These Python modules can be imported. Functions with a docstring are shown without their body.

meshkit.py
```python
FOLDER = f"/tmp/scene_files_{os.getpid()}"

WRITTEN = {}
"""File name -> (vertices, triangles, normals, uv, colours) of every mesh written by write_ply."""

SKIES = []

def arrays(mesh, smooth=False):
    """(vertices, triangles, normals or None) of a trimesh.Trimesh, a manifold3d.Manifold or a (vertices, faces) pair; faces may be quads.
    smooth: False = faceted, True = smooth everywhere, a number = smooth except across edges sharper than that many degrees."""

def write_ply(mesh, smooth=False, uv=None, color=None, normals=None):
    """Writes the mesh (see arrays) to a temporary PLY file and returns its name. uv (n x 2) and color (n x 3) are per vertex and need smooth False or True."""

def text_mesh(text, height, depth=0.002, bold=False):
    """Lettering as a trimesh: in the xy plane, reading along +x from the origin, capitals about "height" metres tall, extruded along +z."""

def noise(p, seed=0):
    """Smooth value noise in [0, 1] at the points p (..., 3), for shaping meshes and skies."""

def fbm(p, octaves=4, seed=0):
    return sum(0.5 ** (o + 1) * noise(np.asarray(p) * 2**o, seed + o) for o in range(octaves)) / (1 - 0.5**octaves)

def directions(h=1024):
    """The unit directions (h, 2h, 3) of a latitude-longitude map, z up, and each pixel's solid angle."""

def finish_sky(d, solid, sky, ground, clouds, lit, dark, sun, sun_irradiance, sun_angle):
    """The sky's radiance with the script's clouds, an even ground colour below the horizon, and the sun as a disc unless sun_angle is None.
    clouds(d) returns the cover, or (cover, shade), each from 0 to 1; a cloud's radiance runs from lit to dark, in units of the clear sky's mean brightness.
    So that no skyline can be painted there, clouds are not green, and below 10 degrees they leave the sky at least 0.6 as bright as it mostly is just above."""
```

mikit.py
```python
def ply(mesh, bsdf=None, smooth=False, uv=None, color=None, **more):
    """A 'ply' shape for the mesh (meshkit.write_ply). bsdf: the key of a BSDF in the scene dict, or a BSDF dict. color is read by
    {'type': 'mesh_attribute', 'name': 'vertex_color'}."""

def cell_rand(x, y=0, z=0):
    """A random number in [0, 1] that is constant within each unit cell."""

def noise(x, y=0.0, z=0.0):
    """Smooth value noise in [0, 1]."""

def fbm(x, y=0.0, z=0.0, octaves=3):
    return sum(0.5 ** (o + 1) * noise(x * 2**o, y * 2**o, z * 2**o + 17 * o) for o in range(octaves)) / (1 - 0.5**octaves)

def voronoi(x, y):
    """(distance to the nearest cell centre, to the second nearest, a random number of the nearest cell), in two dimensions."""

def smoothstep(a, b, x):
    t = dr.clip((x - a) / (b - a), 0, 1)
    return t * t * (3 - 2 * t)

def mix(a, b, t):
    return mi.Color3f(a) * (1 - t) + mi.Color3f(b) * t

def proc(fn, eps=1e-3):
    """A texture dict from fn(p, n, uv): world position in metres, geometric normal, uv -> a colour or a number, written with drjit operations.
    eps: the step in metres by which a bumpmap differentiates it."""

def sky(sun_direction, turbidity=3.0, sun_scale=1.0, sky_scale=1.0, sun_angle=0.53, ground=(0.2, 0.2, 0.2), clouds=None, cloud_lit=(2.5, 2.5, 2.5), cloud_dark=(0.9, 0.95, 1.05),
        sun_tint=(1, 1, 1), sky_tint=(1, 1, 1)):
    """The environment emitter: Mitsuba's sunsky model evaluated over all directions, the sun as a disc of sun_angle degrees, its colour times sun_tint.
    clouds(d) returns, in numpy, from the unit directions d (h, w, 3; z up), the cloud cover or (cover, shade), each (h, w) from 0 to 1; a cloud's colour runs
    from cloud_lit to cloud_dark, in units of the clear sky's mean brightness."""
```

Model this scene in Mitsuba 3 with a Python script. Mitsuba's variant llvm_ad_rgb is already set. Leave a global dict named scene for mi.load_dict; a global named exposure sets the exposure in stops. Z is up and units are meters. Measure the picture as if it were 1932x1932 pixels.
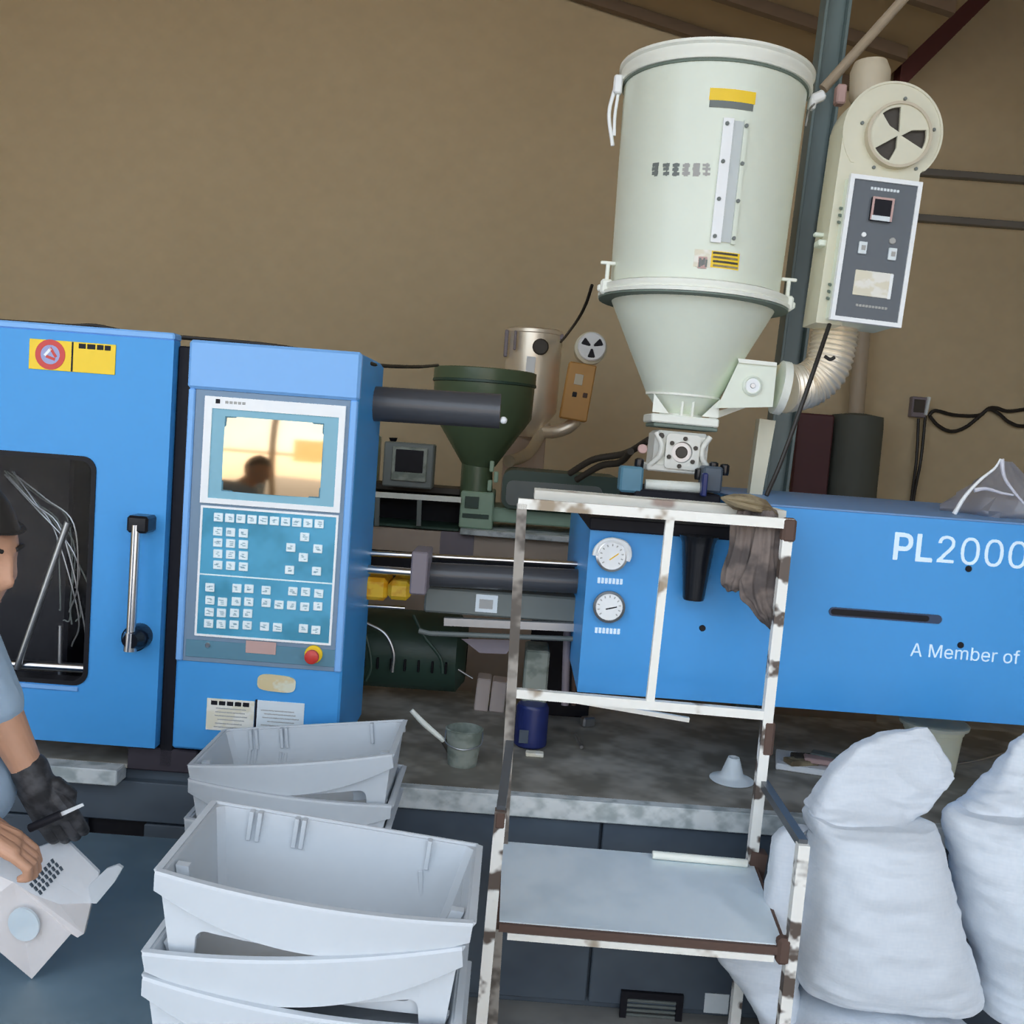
import math
import numpy as np
import trimesh
import manifold3d as m3
import mitsuba as mi
import mikit
import meshkit
from shapely.geometry import Polygon, Point, box as sbox
from shapely.ops import unary_union

scene, labels = {}, {}
T = mi.ScalarTransform4f
# ------------------------------------------------------------------ camera, sky, exposure
F, CX = 1900.0, 966.0                       # focal length in pixels of the 1932 x 1932 frame
EYE = np.array([0.0, -2.7, 1.6])
PITCH, ROLL = math.atan(151 / 1900.0), math.radians(4.3)
FWD = np.array([0, math.cos(PITCH), -math.sin(PITCH)])
UP0 = np.array([0, math.sin(PITCH), math.cos(PITCH)])
RT0 = np.array([1.0, 0, 0])
UP = math.cos(ROLL) * UP0 - math.sin(ROLL) * RT0
RT = math.cos(ROLL) * RT0 + math.sin(ROLL) * UP0
scene['camera'] = {'type': 'perspective', 'fov': math.degrees(2 * math.atan(CX / F)), 'fov_axis': 'x', 'near_clip': 0.05, 'far_clip': 500.0,
                   'to_world': T().look_at(origin=EYE.tolist(), target=(EYE + FWD).tolist(), up=UP.tolist())}


def clouds(d):
    c = meshkit.fbm(d * 2.5 + 3.0, 4, 5)
    return np.clip(0.75 + 0.6 * (c - 0.5), 0, 1), np.clip(1.6 * (c - 0.3), 0, 1)


scene['sky'] = mikit.sky((-0.35, 0.6, 0.72), turbidity=4.0, sun_scale=0.35, sky_scale=1.0, sun_angle=3.0, ground=(0.3, 0.28, 0.25), clouds=clouds,
                         cloud_lit=(1.75, 1.87, 2.0), cloud_dark=(1.0, 1.12, 1.26))
exposure = 4.05


def P(px, py, Y):
    """The point of the vertical plane y = Y that stands at a pixel of the photograph."""
    d = FWD + RT * (px - CX) / F - UP * (py - CX) / F
    return EYE + d * ((Y - EYE[1]) / d[1])


def S(Y, py=900):
    """Metres per photograph pixel at depth Y."""
    return (Y - EYE[1]) / F


def lean(px, extra=0.0):
    return math.radians(extra)


# ------------------------------------------------------------------ materials
def pr(c, rough=0.5, metal=0.0, spec=0.5, **k):
    return {'type': 'twosided', 'b': {'type': 'principled', 'base_color': c if isinstance(c, dict) else {'type': 'rgb', 'value': list(c)}, 'roughness': rough, 'metallic': metal, 'specular': spec, **k}}


def tex(fn):
    return mikit.proc(fn)


def wall_col(p, n, uv):
    a = mikit.fbm(p.x * 0.9, p.y * 0.9, p.z * 0.9, 3)
    b = mikit.fbm(p.x * 14, p.y * 14, p.z * 14, 3)
    c = mikit.mix((0.51, 0.41, 0.255), (0.59, 0.485, 0.315), a)
    return c * (0.965 + 0.07 * b)


def speckle(c1, c2, s, lo, hi):
    def fn(p, n, uv):
        t = mikit.smoothstep(lo, hi, mikit.fbm(p.x * s, p.y * s, p.z * s, 4))
        return mikit.mix(c1, c2, t)
    return fn


def corrugated(p, n, uv):
    return mikit.mix((0.35, 0.26, 0.15), (0.42, 0.32, 0.19), mikit.noise(p.x * 3, p.y * 3, 0))


def sack_col(p, n, uv):
    w = mikit.noise(p.x * 260, p.y * 260, p.z * 60) * 0.5 + mikit.noise(p.x * 60, p.y * 60, p.z * 260) * 0.5
    return mikit.mix((0.56, 0.61, 0.66), (0.63, 0.67, 0.71), w)


MATS = {
    'wall_paint': pr(tex(wall_col), 0.9, spec=0.2),
    'roof_paint': pr(tex(corrugated), 0.8, spec=0.2),
    'maroon_paint': pr((0.12, 0.035, 0.03), 0.6),
    'steel_brown': pr((0.16, 0.11, 0.07), 0.6),
    'girt_paint': pr((0.16, 0.15, 0.13), 0.6),
    'concrete': pr(tex(speckle((0.22, 0.22, 0.21), (0.30, 0.30, 0.28), 6, 0.35, 0.65)), 0.8, spec=0.2),
    'yard': pr((0.42, 0.42, 0.42), 0.9, spec=0.1),
    'yard_wall': pr((0.50, 0.36, 0.22), 0.9, spec=0.1),
    'column_paint': pr((0.13, 0.18, 0.18), 0.45),
    'blue_paint': pr((0.06, 0.31, 0.68), 0.38, spec=0.3),
    'blue_light': pr((0.19, 0.42, 0.78), 0.38, spec=0.4),
    'blue_edge': pr((0.13, 0.27, 0.5), 0.4),
    'black': pr((0.006, 0.006, 0.009), 0.5, spec=0.25),
    'black_gloss': pr((0.006, 0.007, 0.010), 0.22),
    'soft_black': pr((0.011, 0.011, 0.015), 0.6, spec=0.2),
    'bed_grey': pr(tex(speckle((0.055, 0.075, 0.10), (0.075, 0.10, 0.125), 5, 0.3, 0.7)), 0.5),
    'deck_grey': pr(tex(speckle((0.18, 0.17, 0.14), (0.40, 0.38, 0.33), 7, 0.35, 0.7)), 0.55),
    'rim_steel': pr(tex(speckle((0.33, 0.38, 0.38), (0.62, 0.66, 0.66), 22, 0.3, 0.65)), 0.5),
    'purple_black': pr((0.035, 0.028, 0.038), 0.6),
    'yellow': pr((0.85, 0.58, 0.02), 0.5),
    'red': pr((0.55, 0.04, 0.03), 0.4),
    'bluegrey': pr((0.30, 0.33, 0.55), 0.5),
    'white': pr((0.80, 0.82, 0.82), 0.45),
    'white_print': pr((0.72, 0.88, 1.0), 0.5),
    'paper': pr(tex(speckle((0.70, 0.66, 0.52), (0.78, 0.76, 0.68), 40, 0.4, 0.6)), 0.7),
    'paper_cool': pr((0.68, 0.74, 0.76), 0.7),
    'ink_grey': pr((0.38, 0.38, 0.36), 0.8),
    'badge': pr(tex(speckle((0.62, 0.52, 0.30), (0.66, 0.66, 0.52), 30, 0.4, 0.6)), 0.4),
    'panel_teal': pr(tex(speckle((0.04, 0.25, 0.38), (0.07, 0.34, 0.52), 9, 0.35, 0.65)), 0.45),
    'panel_grey': pr((0.16, 0.24, 0.33), 0.5),
    'panel_slate': pr((0.09, 0.22, 0.30), 0.5),
    'bezel_teal': pr((0.20, 0.42, 0.52), 0.45),
    'bezel_dark': pr((0.05, 0.16, 0.22), 0.45),
    'key_white': pr((0.74, 0.84, 0.86), 0.4),
    'key_ink': pr((0.20, 0.34, 0.42), 0.6),
    'worn_pink': pr((0.5, 0.33, 0.3), 0.6),
    'crt': pr((0.74, 0.50, 0.29), 0.08, metal=1.0),
    'chrome': pr((0.75, 0.76, 0.78), 0.22, metal=1.0),
    'steel': pr((0.45, 0.46, 0.47), 0.35, metal=0.9),
    'dark_steel': pr((0.11, 0.12, 0.13), 0.35, metal=0.3),
    'tube_grey': pr((0.06, 0.064, 0.072), 0.3),
    'block_grey': pr((0.14, 0.16, 0.15), 0.5),
    'amber': pr(tex(speckle((0.65, 0.30, 0.01), (0.80, 0.50, 0.03), 25, 0.4, 0.6)), 0.35),
    'purple_grey': pr((0.20, 0.17, 0.19), 0.5),
    'dark_green': pr((0.028, 0.062, 0.045), 0.45),
    'hopper_green': pr((0.085, 0.125, 0.068), 0.35),
    'pale_green': pr((0.30, 0.43, 0.31), 0.5),
    'base_brown': pr((0.44, 0.35, 0.275), 0.7),
    'cream': pr((0.68, 0.73, 0.62), 0.33),
    'cream_warm': pr((0.62, 0.60, 0.46), 0.4),
    'cream_light': pr((0.76, 0.78, 0.70), 0.4),
    'gasket': pr((0.14, 0.18, 0.15), 0.6),
    'hot_tan': pr((0.52, 0.46, 0.34), 0.5),
    'dark_brown': pr((0.05, 0.042, 0.032), 0.6),
    'face_slate': pr((0.09, 0.105, 0.12), 0.45),
    'glass_grey': pr((0.45, 0.48, 0.46), 0.15),
    'foil': pr((0.86, 0.78, 0.64), 0.36, metal=0.6),
    'cast_white': pr((0.68, 0.68, 0.62), 0.4),
    'orange': pr((0.50, 0.26, 0.07), 0.5),
    'post_dark': pr(tex(speckle((0.10, 0.085, 0.07), (0.33, 0.30, 0.26), 14, 0.4, 0.6)), 0.6),  # darker mottled brown-grey for the rear left rack post
    'slot_dark': pr((0.02, 0.045, 0.10), 0.5),
    'rust': pr((0.10, 0.06, 0.045), 0.8),
    'chipped': pr(tex(speckle((0.10, 0.075, 0.06), (0.80, 0.79, 0.73), 16, 0.40, 0.49)), 0.5),
    'cream_rail': pr(tex(speckle((0.32, 0.25, 0.17), (0.82, 0.81, 0.74), 12, 0.30, 0.42)), 0.45),
    'dirty_plank': pr(tex(speckle((0.36, 0.27, 0.22), (0.66, 0.64, 0.56), 13, 0.30, 0.45)), 0.6),
    'shelf_white': pr(tex(speckle((0.58, 0.66, 0.70), (0.66, 0.73, 0.76), 6, 0.4, 0.6)), 0.35),
    'table_top': pr(tex(speckle((0.10, 0.155, 0.19), (0.15, 0.21, 0.245), 5, 0.3, 0.7)), 0.45),
    'rag': pr(tex(speckle((0.09, 0.075, 0.07), (0.20, 0.16, 0.14), 18, 0.35, 0.65)), 0.95),
    'rag_tan': pr(tex(speckle((0.16, 0.12, 0.07), (0.32, 0.26, 0.16), 30, 0.35, 0.65)), 0.95),
    'tray_plastic': {'type': 'principledthin', 'base_color': {'type': 'rgb', 'value': [0.66, 0.70, 0.73]}, 'roughness': 0.35, 'diff_trans': 0.35, 'eta': 1.4},
    'part_plastic': pr((0.60, 0.62, 0.64), 0.4),
    'part_warm': pr((0.66, 0.62, 0.60), 0.4),
    'sack_weave': {'type': 'twosided', 'b': {'type': 'principled', 'base_color': tex(sack_col), 'roughness': 0.55, 'specular': 0.4}},
    'sack_thread': pr((0.9, 0.92, 0.95), 0.5),
    'skin': pr((0.50, 0.27, 0.17), 0.5),
    'skin_dark': pr((0.30, 0.13, 0.08), 0.5),
    'hair': pr((0.02, 0.018, 0.016), 0.6),
    'shirt': pr((0.30, 0.40, 0.50), 0.85),
    'trousers': pr((0.06, 0.07, 0.10), 0.85),
    'eye': pr((0.8, 0.8, 0.78), 0.2),
    'glove': pr(tex(speckle((0.018, 0.018, 0.02), (0.045, 0.045, 0.05), 40, 0.35, 0.65)), 0.55),
    'blade': pr((0.85, 0.86, 0.86), 0.25, metal=0.6),
    'wood': pr((0.36, 0.22, 0.13), 0.6),
    'bucket_grey': pr(tex(speckle((0.14, 0.17, 0.14), (0.26, 0.29, 0.25), 20, 0.35, 0.65)), 0.5),
    'navy': pr((0.015, 0.025, 0.12), 0.35),
    'box_pink': pr((0.62, 0.52, 0.47), 0.7),
    'bucket_cream': pr((0.70, 0.73, 0.58), 0.4),
    'grey_green': pr((0.085, 0.095, 0.08), 0.7),
    'maroon': pr((0.085, 0.03, 0.035), 0.6),
    'pipe_tan': pr((0.40, 0.33, 0.24), 0.6),
    'clear_film': {'type': 'principledthin', 'base_color': {'type': 'rgb', 'value': [0.78, 0.78, 0.82]}, 'roughness': 0.18, 'spec_trans': 0.72, 'diff_trans': 0.7, 'eta': 1.5},
    'window_pane': {'type': 'thindielectric', 'int_ior': 1.1},
    'bag_film': pr((0.6, 0.6, 0.66), 0.18, spec=0.8),
    'cable': pr((0.02, 0.017, 0.014), 0.5),
}
for k_, v_ in MATS.items():
    scene['mat_' + k_] = {**v_, 'id': 'mat_' + k_} if False else v_


# ------------------------------------------------------------------ registering
def uniq(key):
    if key not in TAKEN:
        TAKEN.add(key)
        return key
    i = 1
    while f'{key}_{i:03d}' in TAKEN:
        i += 1
    TAKEN.add(f'{key}_{i:03d}')
    return f'{key}_{i:03d}'


TAKEN = set()


def thing(name, label, cat, group=None):
    k = uniq(name)
    labels[k] = {'label': label, 'category': cat}
    if group:
        labels[k]['group'] = group
    return k


def add(name, mesh, mat, parent=None, smooth=30, label=None, cat=None, group=None, kind=None, m=None):
    key = uniq(parent + '__' + name if parent else name)
    d = mikit.ply(mesh, 'mat_' + mat, smooth=smooth)
    if m is not None:
        d['to_world'] = m
    scene[key] = d
    e = {a: b for a, b in (('label', label), ('category', cat), ('group', group), ('kind', kind)) if b}
    if e:
        labels.setdefault(key, {}).update(e)
    return key


def struct(name, mesh, mat, smooth=False, label=None):
    return add(name, mesh, mat, None, smooth, label=label, kind='structure')


# ------------------------------------------------------------------ mesh makers
def hull(pts):
    return trimesh.convex.convex_hull(np.asarray(pts, float))


def rotY(a):
    """Turns x towards -z seen from the front: positive leans the top to the right."""
    c, s = math.cos(a), math.sin(a)
    return np.array([[c, 0, s], [0, 1, 0], [-s, 0, c]])


def rotZ(a):
    c, s = math.cos(a), math.sin(a)
    return np.array([[c, -s, 0], [s, c, 0], [0, 0, 1]])


def rotX(a):
    c, s = math.cos(a), math.sin(a)
    return np.array([[1, 0, 0], [0, c, -s], [0, s, c]])


def xf(mesh, R=None, t=None):
    v = np.array(mesh.vertices)
    if R is not None:
        v = v @ np.asarray(R).T
    if t is not None:
        v = v + np.asarray(t)
    return trimesh.Trimesh(v, np.array(mesh.faces), process=False)


def cat(ms):
    return trimesh.util.concatenate(list(ms))


def cbox(c, size, ch=0.003, R=None):
    """A box of this centre and size with chamfered edges."""
    h = np.asarray(size, float) / 2
    ch = min(ch, 0.45 * h.min())
    pts = []
    for sx in (-1, 1):
        for sy in (-1, 1):
            for sz in (-1, 1):
                for k in range(3):
                    q = h - ch
                    q[k] = h[k]
                    pts.append(q * (sx, sy, sz))
    return xf(hull(pts), R, c)


def bx(x0, x1, y0, y1, z0, z1, ch=0.004):
    return cbox(((x0 + x1) / 2, (y0 + y1) / 2, (z0 + z1) / 2), (abs(x1 - x0), abs(y1 - y0), abs(z1 - z0)), ch)


def frontbox(px, py, w, h, Y, d=0.004, a=0.0, ch=0.001):
    """A box whose front face is centred on the pixel at depth Y, w x h pixels large, d metres thick (front face at Y - d, back at Y)."""
    s = S(Y)
    c = P(px, py, Y - d)
    return cbox((c[0], Y - d / 2, c[2]), (w * s, d, h * s), ch, None if not a else rotY(a))


def spline(pts, n=8):
    pts = [np.asarray(p, float) for p in pts]
    if len(pts) < 3:
        return np.array(pts)
    q = [2 * pts[0] - pts[1]] + pts + [2 * pts[-1] - pts[-2]]
    out = []
    for i in range(1, len(q) - 2):
        for t in np.linspace(0, 1, n, endpoint=False):
            a, b, c, d = q[i - 1], q[i], q[i + 1], q[i + 2]
            out.append(0.5 * (2 * b + (c - a) * t + (2 * a - 5 * b + 4 * c - d) * t * t + (3 * b - a - 3 * c + d) * t ** 3))
    out.append(pts[-1])
    return np.array(out)


def loft(rings, cap=True):
    """Skin through rings of equal point counts."""
    rings = [np.asarray(r) for r in rings]
    n = len(rings[0])
    v = np.vstack(rings)
    f = []
    for i in range(len(rings) - 1):
        for j in range(n):
            a, b = i * n + j, i * n + (j + 1) % n
            f += [[a, b, b + n], [a, b + n, a + n]]
    if cap:
        v = np.vstack([v, rings[0].mean(0), rings[-1].mean(0)])
        k = len(v) - 2
        o = (len(rings) - 1) * n
        for j in range(n):
            f += [[k, (j + 1) % n, j], [k + 1, o + j, o + (j + 1) % n]]
    m = trimesh.Trimesh(v, np.array(f), process=False)
    return m


def tube(pts, r, n=10, smooth=False, square=False, ns=8):
    """A tube along points; r one radius or one per point; square: four flat sides."""
    pts = spline(pts, ns) if smooth else np.array([np.asarray(p, float) for p in pts])
    r = np.full(len(pts), r) if np.isscalar(r) else np.interp(np.linspace(0, 1, len(pts)), np.linspace(0, 1, len(r)), r)
    t = np.gradient(pts, axis=0)
    t /= np.linalg.norm(t, axis=1)[:, None]
    up = np.array([0, 1.0, 0]) if abs(t[0][1]) < 0.9 else np.array([1.0, 0, 0])
    rings = []
    n = 4 if square else n
    ang = np.arange(n) / n * 2 * np.pi + (np.pi / 4 if square else 0)
    for p, d, rad in zip(pts, t, r):
        u = up - d * (up @ d)
        u /= np.linalg.norm(u)
        w = np.cross(d, u)
        rad = rad * (math.sqrt(2) if square else 1)
        rings.append(p + rad * (np.cos(ang)[:, None] * u + np.sin(ang)[:, None] * w))
        up = u
    return loft(rings)


def lathe(profile, n=48, R=None, t=(0, 0, 0)):
    """Revolves (radius, height) pairs about z."""
    a = np.arange(n) / n * 2 * np.pi
    rings = [np.stack([max(r, 1e-4) * np.cos(a), max(r, 1e-4) * np.sin(a), np.full(n, z)], 1) for r, z in profile]
    return xf(loft(rings), R, t)


def prism(poly, y0, y1):
    """A shapely polygon in (x, z) extruded from y0 to y1."""
    ms = []
    for g in getattr(poly, 'geoms', [poly]):
        m = trimesh.creation.extrude_polygon(g, abs(y1 - y0), engine='earcut')
        v = np.array(m.vertices)
        w = np.stack([v[:, 0], max(y0, y1) - v[:, 2], v[:, 1]], 1)
        ms.append(trimesh.Trimesh(w, np.array(m.faces), process=False))
    return cat(ms)


def disc_y(c, r, d, n=32, ch=None):
    """A disc of radius r facing -y, thickness d, front centre at c."""
    ch = min(0.15 * r, 0.3 * d) if ch is None else ch
    m = lathe([(r, 0), (r, d - ch), (r - ch, d)], n)
    return xf(m, rotX(math.pi / 2), np.asarray(c) + (0, d, 0))


def writing(text, px, py, h, Y, depth=0.0015, bold=False, a=0.0, stretch=1.0):
    """Lettering facing the camera side, its lower left corner at the pixel, capitals h pixels tall, standing proud of y = Y."""
    m = meshkit.text_mesh(text, h * S(Y), depth, bold)
    v = np.array(m.vertices)
    w = np.stack([v[:, 0] * stretch, -v[:, 2], v[:, 1]], 1)
    c = P(px, py, Y)
    return xf(trimesh.Trimesh(w, np.array(m.faces), process=False), rotY(a), (c[0], Y, c[2]))


def rounded(x0, z0, x1, z1, r):
    return sbox(min(x0, x1) + r, min(z0, z1) + r, max(x0, x1) - r, max(z0, z1) - r).buffer(r, quad_segs=6)


def man(mesh):
    return m3.Manifold(m3.Mesh(np.asarray(mesh.vertices, np.float32), np.asarray(mesh.faces, np.uint32)))


def unman(m):
    k = m.to_mesh()
    return trimesh.Trimesh(k.vert_properties[:, :3], k.tri_verts, process=False)


def superring(c, u, w, a, b, e=2.5, n=40):
    t = np.arange(n) / n * 2 * np.pi
    x = np.sign(np.cos(t)) * np.abs(np.cos(t)) ** (2 / e) * a
    y = np.sign(np.sin(t)) * np.abs(np.sin(t)) ** (2 / e) * b
    return np.asarray(c) + x[:, None] * np.asarray(u) + y[:, None] * np.asarray(w)


# ================================================================== the hall
WY = 4.0                                     # inner face of the back wall
a_, b_ = P(1130, 0, WY), P(1560, 140, WY)
slope1 = (b_[2] - a_[2]) / (b_[0] - a_[0])
val = P(1650, 172, WY)                       # the valley between the two roofs
val[2] = b_[2] + slope1 * (val[0] - b_[0])
c_, e_ = P(1715, 120, WY), P(1835, 0, WY)
slope2 = (e_[2] - c_[2]) / (e_[0] - c_[0])
XL, XR, YO = -5.0, 5.0, -3.3
zl = lambda x: val[2] + slope1 * (x - val[0])
zr = lambda x: val[2] + slope2 * (x - val[0])
XV2 = val[0] + 2.2
struct('wall_back', prism(Polygon([(XL, 0), (XR, 0), (XR, zr(XV2)), (XV2, zr(XV2)), (val[0], val[2]), (XL, zl(XL))]), WY, WY + 0.2), 'wall_paint', label='tan plastered back wall of the workshop')
struct('wall_left', bx(XL - 0.2, XL, YO, WY + 0.2, 0, zl(XL)), 'wall_paint')
struct('wall_right', bx(XR, XR + 0.2, YO, WY + 0.2, 0, zr(XV2)), 'wall_paint')
struct('floor', bx(XL - 0.2, XR + 0.2, YO, WY + 0.2, -0.1, 0), 'concrete')
struct('wall_front_unseen', cat([bx(3.2, XR + 0.2, YO - 0.2, YO, 0, zr(XV2)), bx(-1.50, -1.38, YO - 0.1, YO, 0, zl(-1.44))]), 'wall_paint')  # unseen wall piece added to darken the right wall, plus a reflected post


def slab(x0, z0, x1, z1, y0, y1, th=0.06):
    return prism(Polygon([(x0, z0), (x1, z1), (x1, z1 + th), (x0, z0 + th)]), y0, y1)


struct('ceiling', slab(XL - 0.2, zl(XL - 0.2), val[0], val[2], YO - 0.2, WY + 0.2), 'roof_paint', label='brown sheet roof sloping down to the right')
struct('ceiling_right', cat([slab(val[0], val[2], XV2, zr(XV2), YO - 0.2, WY + 0.2), slab(XV2, zr(XV2), XR + 0.2, zr(XV2), YO - 0.2, WY + 0.2)]), 'maroon_paint', label='dark maroon roof rising to the right')
# purlins under the sheet roof run along the slope of the back wall top
for i, yy in enumerate((WY - 0.06, WY - 0.66, WY - 1.3, WY - 2.0)):
    add('roof_purlin', slab(-4.9, zl(-4.9) - 0.07, val[0] - 0.05, val[2] - 0.06, yy - 0.03, yy + 0.03, 0.07), 'steel_brown', 'ceiling')
add('roof_brace', slab(val[0] + 0.08, zr(val[0] + 0.08) - 0.17, XV2, zr(XV2) - 0.17, WY - 0.22, WY - 0.1, 0.16), 'maroon_paint', 'ceiling_right')
for (py0, py1) in ((327, 338), (415, 424)):
    p0, p1 = P(1700, py0 - 2, WY - 0.05), P(1932, py1 - 4, WY - 0.05)
    z = (p0[2] + p1[2]) / 2
    add('wall_girt', bx(p0[0] - 0.5, XR, WY - 0.06, WY, z - 0.022, z + 0.022), 'girt_paint', 'wall_back', label='thin grey steel girt along the back wall')
struct('ground', bx(-40, 40, -60, YO, -0.12, -0.02), 'yard')

struct('yard_wall', bx(-3.9, 25, -26.2, -26, -0.02, 4.2), 'yard_wall', label='tan wall across the yard')
# leaning steel column (I section) and a pale pipe brace
col = thing('steel_column', 'grey-green steel I-section column leaning behind the tall hopper', 'column')
t_, u_ = P(1578, 0, 1.2), P(1457, 940, 1.2)
dirc = (t_ - u_) / np.linalg.norm(t_ - u_)
la = math.atan2(dirc[0], dirc[2])
p_floor = u_ - dirc * (u_[2] / dirc[2])
ln = 3.9 / dirc[2]
for dx, nm in ((-0.042, 'flange'), (0.042, 'flange')):
    add(nm, cbox((0, 0, 0), (0.012, 0.09, ln), 0.002), 'column_paint', col, smooth=False, m=T(np.block([[rotY(la), (p_floor + dirc * ln / 2 + rotY(la) @ np.array([dx, 0, 0]))[:, None]], [np.zeros((1, 3)), np.ones((1, 1))]]).tolist()))
add('web', cbox((0, 0, 0), (0.074, 0.012, ln), 0.002), 'column_paint', col, smooth=False, m=T(np.block([[rotY(la), (p_floor + dirc * ln / 2)[:, None]], [np.zeros((1, 3)), np.ones((1, 1))]]).tolist()))
add('pipe_brace', tube([P(1553, 168, 1.02), P(1700, 3, 1.02), P(1790, -98, 1.02)], 0.018, 12), 'pipe_tan', None, label='pale pipe slanting up from the steel column to the roof', cat='pipe')

# ================================================================== the blue moulding machine
M = thing('injection_moulding_machine', 'large blue moulding machine with sliding door, keypad cabinet and grey bed', 'machine')


def xz(px, py, Y=0.0):
    q = P(px, py, Y)
    return q[0], q[2]


zrim = xz(750, 1481)[1]
zrimb = xz(750, 1519)[1]
xbl, xbr = -2.6, 2.2
# bed: deck, front panels, rim
xrec0, zrec0 = xz(158, 1600)
xrec1, zrec1 = xz(272, 1548)
add('bed', bx(xbl, xbr, 0.03, 1.05, 0, zrim - 0.012, 0.004), 'bed_grey', M, smooth=False)
add('deck', bx(xbl, xbr, 0.005, 1.05, zrim - 0.012, zrim, 0.002), 'deck_grey', M, smooth=False, label='dirty grey deck plate')
xs1, xs2 = xz(1135, 1560)[0], xz(1135, 1560)[0] + 0.9
for x0, x1 in ((xz(372, 1545)[0], xs1 - 0.004), (xs1 + 0.004, xs2 - 0.004), (xs2 + 0.004, xbr)):
    add('bed_panel', bx(x0, x1, 0.0, 0.03, 0.03, zrimb - 0.006, 0.003), 'bed_grey', M, smooth=False)
xa = xz(372, 1545)[0]
zgap = xz(215, 1547)[1]
add('bed_panel', bx(xbl, xa - 0.004, 0.0, 0.03, zgap, xz(240, 1474)[1], 0.003), 'bed_grey', M, smooth=False)
add('bed_panel', bx(xrec1, xa - 0.004, 0.0, 0.03, 0.03, zgap - 0.006, 0.003), 'bed_grey', M, smooth=False)
add('bed_panel', bx(xbl, xrec0, 0.0, 0.03, 0.03, zgap - 0.006, 0.003), 'bed_grey', M, smooth=False)
add('recess', bx(xrec0, xrec1, 0.024, 0.03, 0.03, zgap - 0.006, 0.001), 'black', M, smooth=False, label='black opening in the bed')
add('rim', bx(xz(690, 1500)[0], xbr, -0.02, 0.02, zrimb, zrim + 0.001, 0.003), 'rim_steel', M, smooth=False, label='worn pale steel rim of the bed')
add('rim', bx(xbl, xz(234, 1450)[0], -0.05, 0.02, xz(234, 1472)[1], xz(100, 1433)[1], 0.003), 'rim_steel', M, smooth=False, label='pale steel ledge below the sliding door')
add('junction_block', bx(xz(240, 1430)[0], xz(372, 1430)[0], 0.0, 0.3, xz(300, 1456)[1], xz(300, 1412)[1], 0.004), 'purple_black', M, smooth=False)
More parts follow.
